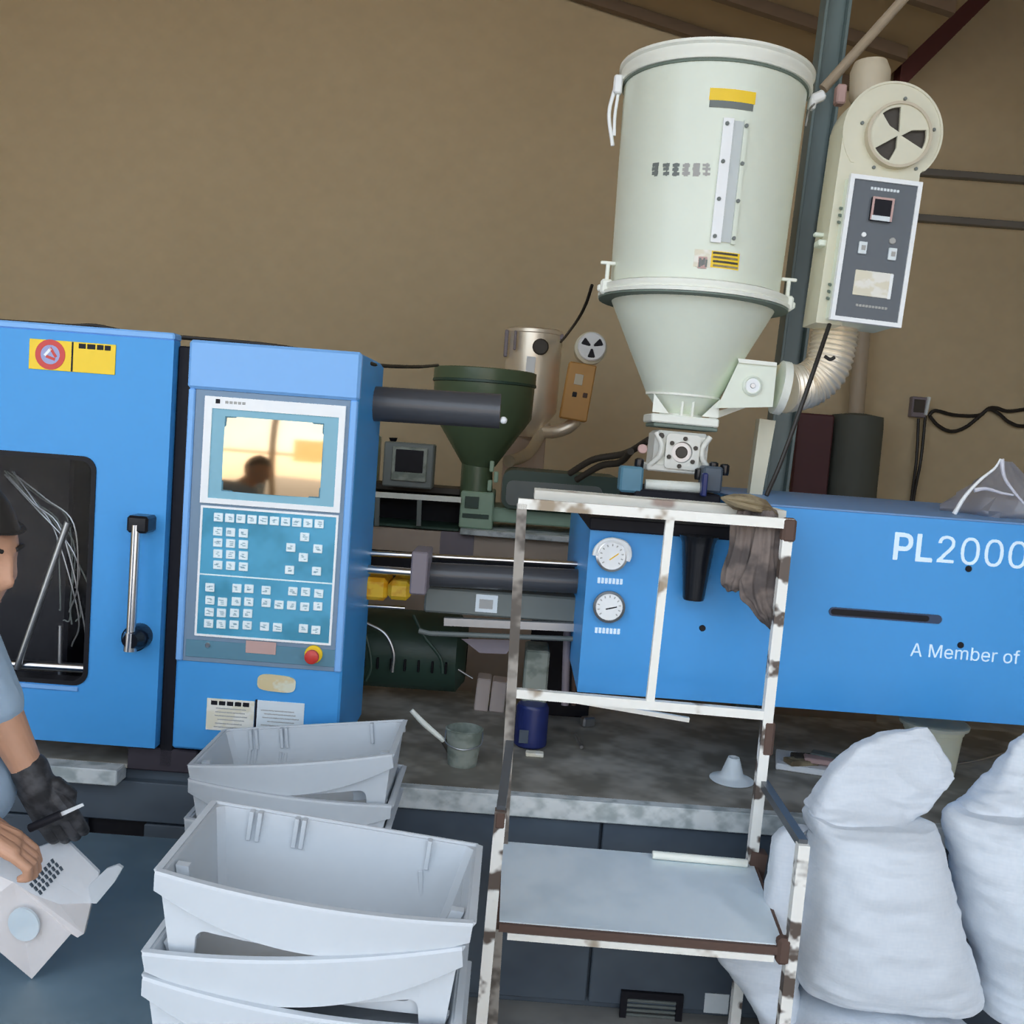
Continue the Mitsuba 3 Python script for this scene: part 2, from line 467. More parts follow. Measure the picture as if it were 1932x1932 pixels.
# vent grille and small plate low on the bed
xv0, zv1 = xz(1172, 1866)
xv1 = xz(1290, 1866)[0]
gr = add('vent_frame', prism(sbox(xv0, zv1 - 0.17, xv1, zv1).difference(sbox(xv0 + 0.018, zv1 - 0.152, xv1 - 0.018, zv1 - 0.018)), -0.012, 0.0), 'soft_black', M, smooth=False)
for i in range(9):
    z = zv1 - 0.028 - i * 0.014
    add('vent_slat', cbox(((xv0 + xv1) / 2, -0.004, z), (xv1 - xv0 - 0.036, 0.006, 0.008), 0.001, rotX(0.4)), 'block_grey', gr, smooth=False)
add('small_plate', frontbox(1352, 1894, 48, 40, 0.0, 0.003), 'paper_cool', M, label='small pale sticker low on the bed', smooth=False)

# ---- sliding door
xd1, zd1 = xz(340, 640)
zd0 = xz(300, 1406)[1]
xd1 = (xz(336, 640)[0] + xz(300, 1400)[0]) / 2
xd0 = -2.45
zt = xz(0, 617)[1]
zdt = (xz(170, 632)[1])
xw1 = (xz(187, 880)[0] + xz(174, 1250)[0]) / 2
zw1, zw0 = xz(60, 855)[1], xz(60, 1278)[1]
xw0 = xd0 + 0.25
door_poly = sbox(xd0, zd0, xd1, zdt).difference(rounded(xw0, zw0, xw1, zw1, 0.035))
DR = add('safety_door', prism(door_poly, -0.03, 0.02), 'blue_paint', M, smooth=False, label='blue sliding safety door')
add('top_trim', bx(xd0, xd1, -0.03, 0.03, zdt, zdt + 0.02, 0.008), 'blue_light', DR, smooth=False)
add('window_gasket', prism(rounded(xw0 - 0.004, zw0 - 0.004, xw1 + 0.004, zw1 + 0.004, 0.037).difference(rounded(xw0 + 0.008, zw0 + 0.008, xw1 - 0.008, zw1 - 0.008, 0.03)), -0.034, 0.018), 'black', DR, smooth=False)
add('window_pane', prism(sbox(xw0, zw0, xw1, zw1), 0.0, 0.004), 'window_pane', DR, smooth=False)
add('sill_trim', bx(xw0, xw1 - 0.02, -0.036, -0.028, zw0 - 0.02, zw0 - 0.008, 0.002), 'blue_light', DR, smooth=False)
# handle
hx, hz1 = xz(280, 985)
hz0 = xz(270, 1195)[1]
hx = (hx + xz(268, 1195)[0]) / 2
H = add('handle', tube([(hx, -0.085, hz0), (hx, -0.085, hz1)], 0.012, 14), 'chrome', DR, smooth=40, label='chrome bar handle with black ends')
add('handle_block', cbox((hx + 0.006, -0.06, hz1 + 0.002), (0.055, 0.07, 0.045), 0.006), 'black_gloss', DR, smooth=False)
add('handle_block', lathe([(0.035, 0), (0.035, 0.04), (0.028, 0.05), (0.02, 0.07)], 24, rotX(math.pi / 2), (hx + 0.004, -0.03, hz0)), 'black_gloss', DR, smooth=40)
add('handle_cap', tube([(hx, -0.085, hz0 - 0.03), (hx, -0.085, hz0 + 0.02)], 0.017, 16), 'chrome', DR, smooth=40)
# warning sign
sg = add('warning_sign', frontbox(136, 673, 162, 56, -0.03, 0.003), 'yellow', DR, smooth=False, label='yellow warning sign with a red ring')
q = P(95, 669, -0.033)
add('ring', prism(Point(q[0], q[2]).buffer(28 * S(-0.03)).difference(Point(q[0], q[2]).buffer(18 * S(-0.03))), -0.0345, -0.033), 'red', sg, smooth=False)
add('symbol', prism(Point(q[0], q[2]).buffer(18 * S(-0.03)), -0.034, -0.033), 'bluegrey', sg, smooth=False)
for k_, (dx, dz, w_, h_, a_) in enumerate(((-5, 5, 5, 18, 0.7), (5, 4, 5, 20, -0.6), (0, -6, 18, 5, 0.3))):
    add('symbol_stroke', frontbox(95 + dx, 669 - dz, w_, h_, -0.034, 0.0008, a_, 0.0001), 'white' if k_ == 0 else 'red', sg, smooth=False)
add('divider', frontbox(136, 673, 3, 55, -0.033, 0.001, 0, 0.0002), 'black', sg, smooth=False)
for i, (w_, x_) in enumerate(((13, 155), (15, 172), (12, 189), (11, 203))):
    add('title_word', frontbox(x_, 653 + i * 1.3, w_, 9, -0.033, 0.001, 0, 0.0002), 'black', sg, smooth=False)
# mould space behind the door window
add('mould_chamber', cat([bx(xd0, xd1 + 0.05, 0.75, 0.8, zrim, zdt - 0.03), bx(xd0, xd1 + 0.05, 0.05, 0.8, zdt - 0.05, zdt - 0.02), bx(xd0, xd0 + 0.03, 0.05, 0.8, zrim, zdt - 0.03), bx(xd1 + 0.01, xd1 + 0.05, 0.05, 0.8, zrim, zdt - 0.03)]), 'soft_black', M, smooth=False)
add('platen', bx(-1.62, -1.36, 0.4, 0.7, zrim + 0.05, 1.75, 0.01), 'soft_black', M, smooth=False)
add('platen', bx(-2.1, -1.86, 0.28, 0.7, zrim + 0.05, 1.75, 0.01), 'soft_black', M, smooth=False)
add('mould_rod', tube([P(128, 985, 0.1), P(32, 1262, 0.1)], 0.0095, 12), 'steel', M, smooth=40, label='slanting bright rod behind the window')
add('mould_rod', tube([P(114, 1180, 0.12), P(113, 1272, 0.12)], 0.006, 10), 'steel', M, smooth=40)
add('slide_bar', tube([P(-40, 1250, 0.12), P(185, 1262, 0.12)], 0.014, 14), 'chrome', M, smooth=40, label='bright slide bar at the foot of the window')
rng = np.random.default_rng(4)
for i in range(9):
    x0, y0 = 5 + rng.uniform(0, 22), 884 + rng.uniform(0, 18)
    x1, y1 = 95 + rng.uniform(0, 45), 985 + rng.uniform(0, 40)
    x2, y2 = 110 + rng.uniform(0, 60), 1060 + rng.uniform(0, 110)
    Yc = 0.14 + 0.02 * i
    add('hose_strand', tube([P(x0, y0, Yc), P((x0 + x1) / 2 + rng.uniform(-6, 6), (y0 + y1) / 2, Yc), P(x1, y1, Yc), P(x2, y2, Yc), P(x2 + rng.uniform(-20, 5), y2 + rng.uniform(10, 60), Yc)], 0.0025, 6, True, ns=6), 'steel' if i < 4 else 'block_grey', M, smooth=40)

# ---- black strip and control cabinet
xc0 = (xz(365, 650)[0] + xz(330, 1395)[0]) / 2
xc1 = (xz(685, 680)[0] + xz(641, 1360)[0]) / 2
zc1 = (xz(365, 643)[1] + xz(685, 668)[1]) / 2
zc0 = (xz(335, 1408)[1])
add('gap_post', bx(xd1 + 0.002, xc0 - 0.002, 0.0, 0.1, zrim, zc1 - 0.015, 0.004), 'soft_black', M, smooth=False)
CB = add('control_cabinet', bx(xc0, xc1, -0.02, 0.42, zc0, zc1, 0.006), 'blue_paint', M, smooth=False, label='blue control cabinet with screen and keypad')
zseam = (xz(370, 733)[1] + xz(680, 758)[1]) / 2
add('head_cover', bx(xc0 - 0.002, xc1 + 0.002, -0.034, 0.0, zseam, zc1 + 0.002, 0.008), 'blue_light', CB, smooth=False)
zp0 = (xz(348, 1244)[1] + xz(640, 1262)[1]) / 2
add('side_rail', bx(xc0 + 0.001, xc0 + 0.019, -0.03, -0.015, zp0, zseam, 0.004), 'blue_light', CB, smooth=False)
add('side_rail', bx(xc1 - 0.021, xc1 - 0.001, -0.03, -0.015, zp0, zseam, 0.004), 'blue_light', CB, smooth=False)
PN = add('panel_face', bx(xc0 + 0.019, xc1 - 0.021, -0.024, -0.018, zp0, zseam, 0.001), 'panel_grey', CB, smooth=False)
YF = -0.024
sS = S(YF)


def quad_mean(corners, Y=YF):
    """Axis-aligned rectangle (x0, z0, x1, z1) from the pixels TL, TR, BR, BL of a rectangle."""
    c = [P(*k, Y) for k in corners]
    return ((c[0][0] + c[3][0]) / 2, (c[2][2] + c[3][2]) / 2, (c[1][0] + c[2][0]) / 2, (c[0][2] + c[1][2]) / 2)


fr = quad_mean(((387, 745), (655, 768), (640, 968), (380, 947)))
inn = quad_mean(((402, 772), (641, 786), (630, 955), (393, 940)))
scr = quad_mean(((424, 784), (612, 800), (604, 940), (420, 926)))
add('screen_frame', prism(sbox(*fr).difference(sbox(*inn)), YF - 0.008, YF), 'white', CB, smooth=False, label='white frame around the screen')
add('screen_bezel', prism(sbox(*inn).difference(sbox(*scr)), YF - 0.004, YF), 'bezel_teal', CB, smooth=False)
add('bezel_shadow_gap', prism(sbox(scr[0] - 0.001, scr[1] - 0.001, scr[2] + 0.001, scr[3] + 0.001).difference(sbox(scr[0] + 0.004, scr[1] + 0.003, scr[2] - 0.003, scr[3] - 0.003)), YF - 0.0035, YF + 0.001), 'bezel_dark', CB, smooth=False)
# convex picture tube
nx, nz = 28, 20
gx, gz = np.meshgrid(np.linspace(-1, 1, nx), np.linspace(-1, 1, nz))
hw, hh = (scr[2] - scr[0]) / 2, (scr[3] - scr[1]) / 2
bul = 0.007 * (1 - gx ** 2) + 0.006 * (1 - gz ** 2)
V = np.stack([(scr[0] + scr[2]) / 2 + gx * hw, YF - 0.0005 - bul, (scr[1] + scr[3]) / 2 + gz * hh], -1).reshape(-1, 3)
Fq = [[j * nx + i, j * nx + i + 1, (j + 1) * nx + i + 1, (j + 1) * nx + i] for j in range(nz - 1) for i in range(nx - 1)]
fa = np.array(Fq)
add('picture_screen', trimesh.Trimesh(V, np.vstack([fa[:, [0, 1, 2]], fa[:, [0, 2, 3]]]), process=False), 'crt', CB, smooth=True, label='glossy bulging screen reflecting the hall')
add('screen_badge', frontbox(411, 757, 8, 8, YF - 0.008, 0.001), 'soft_black', CB, smooth=False)
for i in range(5):
    add('screen_caption', frontbox(428 + i * 8, 759 + 0.6 * i, 6, 5, YF - 0.008, 0.0008), 'ink_grey', CB, smooth=False)
# keypad
kp = quad_mean(((379, 953), (640, 972), (624, 1217), (368, 1199)))
add('keypad_frame', prism(sbox(*kp).difference(sbox(kp[0] + 0.006, kp[1] + 0.006, kp[2] - 0.006, kp[3] - 0.006)), YF - 0.004, YF), 'white', CB, smooth=False)
add('keypad_sheet', prism(sbox(kp[0] + 0.006, kp[1] + 0.006, kp[2] - 0.006, kp[3] - 0.006), YF - 0.002, YF), 'panel_teal', CB, smooth=False, label='teal keypad sheet')
q0 = P(505, 1092, YF)
add('keypad_line', bx(kp[0] + 0.004, kp[2] - 0.004, YF - 0.003, YF - 0.001, q0[2] - 0.002, q0[2] + 0.002, 0.0005), 'key_white', CB, smooth=False)


def zpx(zx, zy):
    return 300 + zx / 4.025, 950 + zy / 4.025


keys = [(450 + 85 * i, 105 + 5.6 * i) for i in range(10)]
keys += [(445 + 97 * c, 212 + 85 * r + 7 * c) for r in range(4) for c in range(3)]
keys += [(1105, 255), (1000, 335), (1205, 345), (1095, 410), (990, 505), (1195, 515)]
keys += [(385, 638), (590, 645), (682, 648), (812, 660), (1015, 668), (1112, 672), (1212, 685)]
keys += [(385, 735), (480, 748), (585, 745), (680, 748), (812, 755), (910, 770), (1005, 775), (1105, 785), (1205, 782)]
keys += [(380, 825), (472, 832), (572, 833), (672, 836), (375, 912), (470, 918), (568, 922), (668, 926), (800, 935), (898, 942), (1095, 950), (1190, 962)]
PRINTS = []
for i, k in enumerate(keys):
    px, py = zpx(*k)
    kk = add('key', frontbox(px, py, 17.5, 16.5, YF - 0.002, 0.005, 0, 0.0016), 'key_white', CB, smooth=False)
    rk = np.random.default_rng(i)
    ms = [frontbox(px + rk.uniform(-3, 3), py + 3 * j - 3 + rk.uniform(-1, 1), rk.uniform(4, 9), 1.6, YF - 0.007, 0.0005, 0, 0.0001) for j in range(3)]
    PRINTS += ms
add('key_marks', cat(PRINTS), 'key_ink', CB, smooth=False, kind='stuff')
# strip under the keypad, stop button, stickers
st = quad_mean(((352, 1206), (634, 1226), (632, 1256), (350, 1240)))
add('lower_strip', bx(st[0], st[2], YF - 0.003, YF, st[1], st[3], 0.001), 'panel_slate', CB, smooth=False)
add('worn_sticker', frontbox(492, 1222, 58, 24, YF - 0.003, 0.002), 'worn_pink', CB, smooth=False, label='worn pinkish sticker under the keypad')
add('key_lock', disc_y(P(392, 1217, YF - 0.003) - (0, 0.004, 0), 0.007, 0.004, 16), 'chrome', CB, smooth=40)
qe = P(592, 1234, YF - 0.003)
eb = add('stop_button_ring', disc_y((qe[0], YF - 0.012, qe[2]), 0.024, 0.010), 'yellow', CB, smooth=40, label='yellow ring of the stop button')
add('stop_button', lathe([(0.014, 0), (0.014, 0.014), (0.019, 0.018), (0.0185, 0.028), (0.012, 0.032)], 28, rotX(math.pi / 2), (qe[0], YF - 0.008, qe[2] - 0.002)), 'red', CB, smooth=40, label='red emergency stop button')
qb = P(522, 1289, -0.02)
oval = Polygon([(math.copysign(abs(math.cos(t)) ** 0.55, math.cos(t)) * 0.052, math.copysign(abs(math.sin(t)) ** 0.55, math.sin(t)) * 0.023) for t in np.linspace(0, 2 * math.pi, 48, endpoint=False)])
bm = prism(oval, -0.004, 0)
add('badge_plate', xf(bm, rotY(0.04), (qb[0], -0.02, qb[2])), 'badge', CB, smooth=False, label='small worn tan badge')
for cx, cy, mt in ((434, 1350, 'paper'), (528, 1354, 'paper_cool')):
    np_ = add('notice_plate', frontbox(cx, cy, 92, 62, -0.02, 0.003), mt, CB, smooth=False)
    if mt == 'paper':
        for i in range(5):
            add('notice_title', frontbox(cx - 30 + i * 15, cy - 24 + i * 1.0, 12, 8, -0.023, 0.001, 0, 0.0002), 'soft_black', CB, smooth=False)
    lines = [frontbox(cx + rng.uniform(-6, 6), cy - 12 + j * 7, rng.uniform(50, 72), 2, -0.023, 0.0008, 0, 0.0002) for j in range(6)]
    add('notice_lines', cat(lines), 'ink_grey', CB, smooth=False, kind='stuff')
add('notice_strip', frontbox(482, 1350, 4, 62, -0.02, 0.004, 0, 0.001), 'soft_black', CB, smooth=False)

# ---- injection unit between the cabinet and the cover
add('guard_tube', tube([P(680, 760, 0.28), P(944, 776, 0.28)], 0.051, 28), 'tube_grey', M, smooth=40, label='dark grey tube projecting from the cabinet')
add('tube_stud', trimesh.creation.icosphere(2, 0.011).apply_translation(P(950, 793, 0.25)), 'white', M, smooth=True)
add('tie_bar', tube([P(640, 1041, 0.4), P(1115, 1066, 0.4)], 0.009, 14), 'chrome', M, smooth=40)
add('tie_bar', tube([P(640, 1070, 0.36), P(780, 1080, 0.36)], 0.013, 14), 'chrome', M, smooth=40)
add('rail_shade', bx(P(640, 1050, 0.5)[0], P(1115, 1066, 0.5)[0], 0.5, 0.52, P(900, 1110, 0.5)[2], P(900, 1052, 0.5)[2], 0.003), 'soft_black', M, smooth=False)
add('flange_bracket', frontbox(790, 1082, 30, 78, 0.36, 0.16, 0, 0.004), 'purple_grey', M, smooth=False)
add('hydraulic_cylinder', tube([P(800, 1083, 0.34), P(1115, 1098, 0.34)], 0.037, 28), 'tube_grey', M, smooth=40, label='dark shiny hydraulic cylinder')
yc0, yc1 = P(662, 1110, 0.42), P(780, 1112, 0.42)
add('amber_cover', cat([bx(yc0[0], yc1[0] - 0.075, 0.36, 0.55, P(700, 1133, 0.36)[2], P(700, 1090, 0.36)[2], 0.012), bx(yc1[0] - 0.072, yc1[0] - 0.002, 0.34, 0.55, P(760, 1134, 0.34)[2], P(760, 1098, 0.34)[2], 0.014)]), 'amber', M, smooth=False, label='amber plastic cover')
add('lower_rod', tube([P(690, 1143, 0.4), P(764, 1147, 0.4)], 0.006, 10), 'chrome', M, smooth=40)
add('carriage', bx(P(800, 1140, 0.36)[0], P(1105, 1140, 0.36)[0], 0.36, 0.7, P(950, 1166, 0.36)[2], P(950, 1118, 0.36)[2], 0.006), 'block_grey', M, smooth=False)
add('carriage_label', frontbox(918, 1139, 42, 34, 0.36, 0.003), 'paper_cool', M, smooth=False)
add('carriage_label_print', frontbox(917, 1140, 26, 18, 0.357, 0.001), 'ink_grey', M, smooth=False)
add('guide_rail', tube([P(838, 1172, 0.34), P(1100, 1184, 0.34)], 0.012, 4, square=True), 'steel', M, smooth=False)
add('guide_rail', tube([P(790, 1190, 0.34), P(810, 1195, 0.34), P(1100, 1206, 0.34)], 0.008, 10), 'block_grey', M, smooth=40)
add('carriage_foot', hull([P(870, 1205, 0.4), P(975, 1208, 0.4), P(905, 1232, 0.4), P(955, 1234, 0.4), P(870, 1205, 0.6), P(975, 1208, 0.6), P(905, 1232, 0.6), P(955, 1234, 0.6)]), 'purple_grey', M, smooth=False)
mt = [P(640, 1215, 0.85), P(880, 1232, 0.85)]
add('pump_motor', tube([mt[0] - (0.3, 0, 0), mt[0], mt[1] - (0.03, 0, 0), mt[1]], [0.14, 0.14, 0.14, 0.10], 36), 'dark_green', M, smooth=40, label='dark green motor under the carriage')
for i in range(8):
    add('motor_rib', bx(P(660 + 26 * i, 1220, 0.7)[0], P(664 + 26 * i, 1220, 0.7)[0], 0.70, 0.74, P(700, 1262, 0.7)[2], P(700, 1240, 0.7)[2], 0.002), 'black', M, smooth=False)
for pts in (((690, 1175), (725, 1195), (742, 1230), (740, 1268)), ((665, 1160), (690, 1200), (700, 1255), (690, 1285)), ((780, 1160), (800, 1200), (830, 1240), (835, 1270))):
    add('hydraulic_hose', tube([P(a, b, 0.62) for a, b in pts], 0.006, 8, True), 'steel' if pts[0][0] == 690 else 'dark_green', M, smooth=40)
add('valve_block', bx(P(992, 1230, 0.45)[0], P(1038, 1230, 0.45)[0], 0.45, 0.6, zrim, P(1015, 1228, 0.45)[2], 0.006), 'bucket_grey', M, smooth=False)
add('valve_pipe', tube([P(1070, 1190, 0.4), P(1066, 1330, 0.4)], 0.012, 12), 'purple_grey', M, smooth=40)
add('valve_pipe', tube([P(1086, 1190, 0.44), P(1082, 1330, 0.44)], 0.008, 12), 'rust', M, smooth=40)
add('rear_bulkhead', bx(P(1000, 1230, 0.8)[0], P(1120, 1230, 0.8)[0], 0.8, 0.84, zrim, P(1015, 1112, 0.8)[2], 0.004), 'soft_black', M, smooth=False)

# ---- injection cover
xk0 = (xz(1112, 1000)[0] + xz(1091, 1305)[0]) / 2
zk0 = (xz(1091, 1308)[1] + xz(1932, 1366)[1]) / 2
zk1 = xz(1900, 990)[1]
zk1 = (xz(1480, 956)[1] + xz(1930, 992)[1]) / 2
zkl = (xz(1112, 1000)[1] + xz(1380, 1018)[1]) / 2
xkn = xz(1425, 990)[0]
CV = add('injection_cover', prism(Polygon([(xk0, zk0), (xbr, zk0), (xbr, zk1), (xkn, zk1), (xkn, zkl), (xk0, zkl)]), 0.0, 0.95), 'blue_paint', M, smooth=False, label='long blue cover over the injection unit')
add('top_edge', bx(xkn, xbr, -0.003, 0.95, zk1, zk1 + 0.006, 0.003), 'blue_edge', CV, smooth=False)
add('throat_plate', bx(xk0 - 0.005, xkn - 0.002, -0.012, 0.9, zkl, zkl + 0.035, 0.004), 'soft_black', CV, smooth=False, label='black plate under the tall hopper')
for s_, (px, py, ht, bold) in {'PL': (1678, 1054, 50, True), '2000': (1760, 1060, 51, False)}.items():
    add('lettering', writing(s_, px, py, ht, 0.0, 0.0015, bold, 0.0, 0.98 if bold else 1.0), 'white_print', CV, smooth=False, label='white letters ' + s_ if bold else 'white numerals ' + s_)
add('lettering', writing('A Member of C', 1716, 1237, 25, 0.0, 0.0015, False), 'white_print', CV, smooth=False, label='white lettering A Member of')
sl = P(1670, 1161, 0.0)
add('slot_handle', xf(prism(rounded(-0.153, -0.012, 0.153, 0.012, 0.0119), -0.003, 0.0), rotY(0.0), (sl[0], 0, sl[2])), 'slot_dark', CV, smooth=False, label='dark slot in the cover')
add('slot_recess', xf(prism(rounded(-0.148, -0.008, 0.118, 0.008, 0.0079), -0.0045, -0.003), None, (sl[0], 0, sl[2])), 'black', CV, smooth=False)
for px, py in ((1325, 1185), (1827, 1073), (1812, 1217)):
    add('cover_bolt', disc_y(P(px, py, 0) - (0, 0.004, 0), 0.0085, 0.004, 16), 'black', CV, smooth=40)
# pressure gauges with their name strips
for i, (px, py) in enumerate(((1153, 1047), (1148, 1143))):
    c = P(px, py, 0)
    g = add('pressure_gauge', lathe([(0.040, 0), (0.043, 0.012), (0.043, 0.022), (0.037, 0.024), (0.036, 0.018)], 40, rotX(math.pi / 2), (c[0], 0, c[2])), 'chrome' if i == 0 else 'dark_steel', CV, smooth=40)
    add('gauge_dial', disc_y((c[0], -0.021, c[2]), 0.037, 0.004), 'white', CV, smooth=False)
    ticks = [cbox((c[0] + 0.029 * math.sin(t), -0.0215, c[2] + 0.029 * math.cos(t)), (0.003, 0.001, 0.006), 0.0002, rotY(t)) for t in np.linspace(-2.3, 2.3, 11)]
    add('gauge_ticks', cat(ticks), 'ink_grey', CV, smooth=False, kind='stuff')
    add('gauge_needle', cbox((c[0] + 0.006, -0.0225, c[2] - 0.002), (0.003, 0.001, 0.03), 0.0003, rotY(0.9 + 0.4 * i)), 'amber' if i == 0 else 'soft_black', CV, smooth=False)
    if i == 0:
        tor = [P(px + 30 * math.sin(t) + (4 if math.sin(t) > .5 else 0), py - 30 * math.cos(t) * 0.95, -0.02) for t in np.linspace(-1.6, 2.0, 12)]
        add('gauge_rim_tape', tube(tor, [0.009, 0.006, 0.007, 0.010, 0.006], 8, True, ns=4), 'white', CV, smooth=40, label='torn white film around the upper gauge')
    for j in range(7):
        add('gauge_caption', frontbox(px - 23 + j * 7, py + (48 if i == 0 else 46) + j * 0.45, 5.5, 11, 0.0, 0.0015, 0, 0.0003), 'white_print', CV, smooth=False)
# ---- black tapered part hanging under the throat plate
cc0, cc1 = P(1309, 1010, -0.05), P(1306, 1131, -0.05)
add('tapered_tube', lathe([(0.026, 0), (0.028, 0.004), (0.043, cc0[2] - cc1[2] - 0.02), (0.052, cc0[2] - cc1[2])], 32, None, (cc1[0] + 0.002, -0.055, cc1[2])), 'black_gloss', M, smooth=40, label='black tapered tube hanging under the throat plate')

# ================================================================== tall hopper dryer on the machine
D = thing('hopper_dryer', 'tall cream hopper dryer with blower and control box above the blue machine', 'dryer')
HY = 0.45
hs = S(HY)
o_, t2 = P(1277, 850, HY), P(1350, 150, HY)
ax = (t2 - o_) / np.linalg.norm(t2 - o_)
hl = math.atan2(ax[0], ax[2])
HR = rotY(hl)


def hl_(mesh):
    return xf(mesh, HR, o_)


def hp(dx, h, R, dr=0.0):
    """A local point on a cylinder of radius R (plus dr) about the hopper's axis, dx metres right of the axis, h up."""
    return np.array([dx, -math.sqrt(max((R + dr) ** 2 - dx * dx, 0)), h])


k = hs
hF, hL = 284 * k, 655 * k
R0, R1 = 0.256, 0.273


def Rat(h):
    return R0 + (R1 - R0) * (h - hF) / (hL - hF)


add('body', hl_(lathe([(0.2, hF), (R0, hF), (R1, hL), (0.2, hL)], 96)), 'cream', D, smooth=40, label='cream cylindrical hopper body')
add('lid', hl_(lathe([(0.1, hL + 0.003), (R1 + 0.012, hL + 0.003), (R1 + 0.016, hL + 0.01), (R1 + 0.012, hL + 0.040), (R1 + 0.019, hL + 0.046), (R1 + 0.019, hL + 0.054), (R1 - 0.01, hL + 0.06), (0.02, hL + 0.10)], 96)), 'cream_light', D, smooth=40, label='pale lid with rolled rim')
add('lid_gasket', hl_(lathe([(R1 - 0.02, hL - 0.004), (R1 + 0.005, hL - 0.004), (R1 + 0.005, hL + 0.005), (R1 - 0.02, hL + 0.005)], 96)), 'gasket', D, smooth=40)
add('flange_ring', hl_(lathe([(R0 - 0.01, hF - 0.022), (R0 + 0.035, hF - 0.020), (R0 + 0.036, hF - 0.010), (R0 + 0.026, hF - 0.006), (R0 + 0.030, hF + 0.002), (R0 + 0.030, hF + 0.012), (R0 + 0.012, hF + 0.018), (R0 - 0.01, hF + 0.018)], 96)), 'cream_light', D, smooth=40)
add('flange_gasket', hl_(lathe([(R0 - 0.01, hF - 0.028), (R0 + 0.032, hF - 0.026), (R0 + 0.032, hF - 0.021), (R0 - 0.01, hF - 0.021)], 96)), 'gasket', D, smooth=40)
hN = 102 * k
add('cone', hl_(lathe([(R0 - 0.02, hF - 0.022), (R0 - 0.008, hF - 0.028), (0.112, hN), (0.066, 68 * k), (0.05, 66 * k)], 96)), 'cream', D, smooth=40, label='cream hopper cone')
add('cone_seam', hl_(lathe([(0.108, hN - 0.004), (0.1145, hN - 0.003), (0.1145, hN + 0.003), (0.108, hN + 0.005)], 64)), 'cream_light', D, smooth=40)
add('neck', hl_(lathe([(0.062, 48 * k), (0.066, 50 * k), (0.066, 92 * k), (0.05, 96 * k)], 40)), 'cream_light', D, smooth=40)
for i, dx in enumerate((-0.012, 0.02)):
    add('neck_fin', hl_(cbox((dx, -0.07, 78 * k), (0.008, 0.05, 50 * k), 0.002)), 'cream_light', D, smooth=False)
for s_ in (-1, 1):
    add('plate_gusset', hl_(prism(Polygon([(s_ * 0.10, 66 * k), (s_ * 0.05, 66 * k), (s_ * 0.10, 100 * k)]), -0.09, -0.083)), 'cream_light', D, smooth=False)
add('base_plate', hl_(cbox((0, 0, 56 * k), (0.205, 0.2, 0.026), 0.004)), 'cream_light', D, smooth=False)
add('base_plate', hl_(cbox((0.004, 0, 44 * k), (0.195, 0.19, 0.012), 0.003)), 'gasket', D, smooth=False)
# cast throat with square bolted frame
zb = P(1280, 935, HY)[2]
cst = []
add('throat_casting', hl_(cat([cbox((0.0, 0.0, 0.0), (0.165, 0.17, 70 * k), 0.012), cbox((0.0, 0.0, -34 * k), (0.2, 0.19, 0.022), 0.004)])), 'cast_white', D, smooth=False, label='off-white cast throat block')
add('throat_frame', hl_(prism(rounded(-0.05, -0.055, 0.052, 0.05, 0.012).difference(Point(0, -0.004).buffer(0.032)), -0.105, -0.08)), 'cast_white', D, smooth=False)
add('throat_port', hl_(disc_y((0, -0.092, -0.004), 0.033, 0.01)), 'steel', D, smooth=40)
add('throat_port_core', hl_(disc_y((0, -0.098, -0.004), 0.018, 0.008)), 'dark_brown', D, smooth=40)
for i in range(6):
    t = i / 6 * 2 * math.pi + 0.4
    add('throat_bolt', hl_(disc_y((0.042 * math.cos(t), -0.112, -0.004 + 0.042 * math.sin(t)), 0.0065, 0.008, 12)), 'dark_brown', D, smooth=40)
for s_ in (-1, 1):
    add('throat_rib', hl_(tube([(s_ * 0.082, -0.09, 30 * k), (s_ * 0.062, -0.095, 8 * k), (s_ * 0.066, -0.095, -12 * k), (s_ * 0.09, -0.09, -30 * k)], 0.009, 10, True)), 'cast_white', D, smooth=40)
for i, (px, py) in enumerate(((1248, 822), (1300, 828))):
    add('throat_bolt', disc_y(P(px, py, HY - 0.1), 0.009, 0.01, 12), 'dark_brown', D, smooth=40)
# roller and adjusting knobs below
add('roller', tube([P(1217, 914, 0.27), P(1325, 921, 0.27)], 0.016, 20), 'cream_light', D, smooth=40, label='pale roller under the throat')
add('mount_base', bx(P(1190, 935, 0.3)[0], P(1350, 935, 0.3)[0], 0.22, 0.62, zkl + 0.035, P(1280, 926, 0.3)[2], 0.005), 'soft_black', D, smooth=False)
for px, w_, mt_ in ((1192, 42, 'panel_slate'), (1345, 36, 'bed_grey')):
    add('adjusting_block', frontbox(px, 905, w_, 48, 0.3, 0.08, 0, 0.006), mt_, D, smooth=False)
add('adjusting_knob', frontbox(1330, 915, 10, 44, 0.22, 0.03, 0, 0.003), 'navy', D, smooth=False)
for px, py in ((1205, 886), (1318, 905), (1345, 893), (1366, 897)):
    add('adjusting_knob', xf(lathe([(0.012, 0), (0.014, 0.01), (0.014, 0.03), (0.008, 0.034)], 16), None, P(px, py, 0.28)), 'black_gloss', D, smooth=40)
add('adjusting_bolt', disc_y(P(1213, 847, 0.3), 0.014, 0.02, 16), 'worn_pink', D, smooth=40)

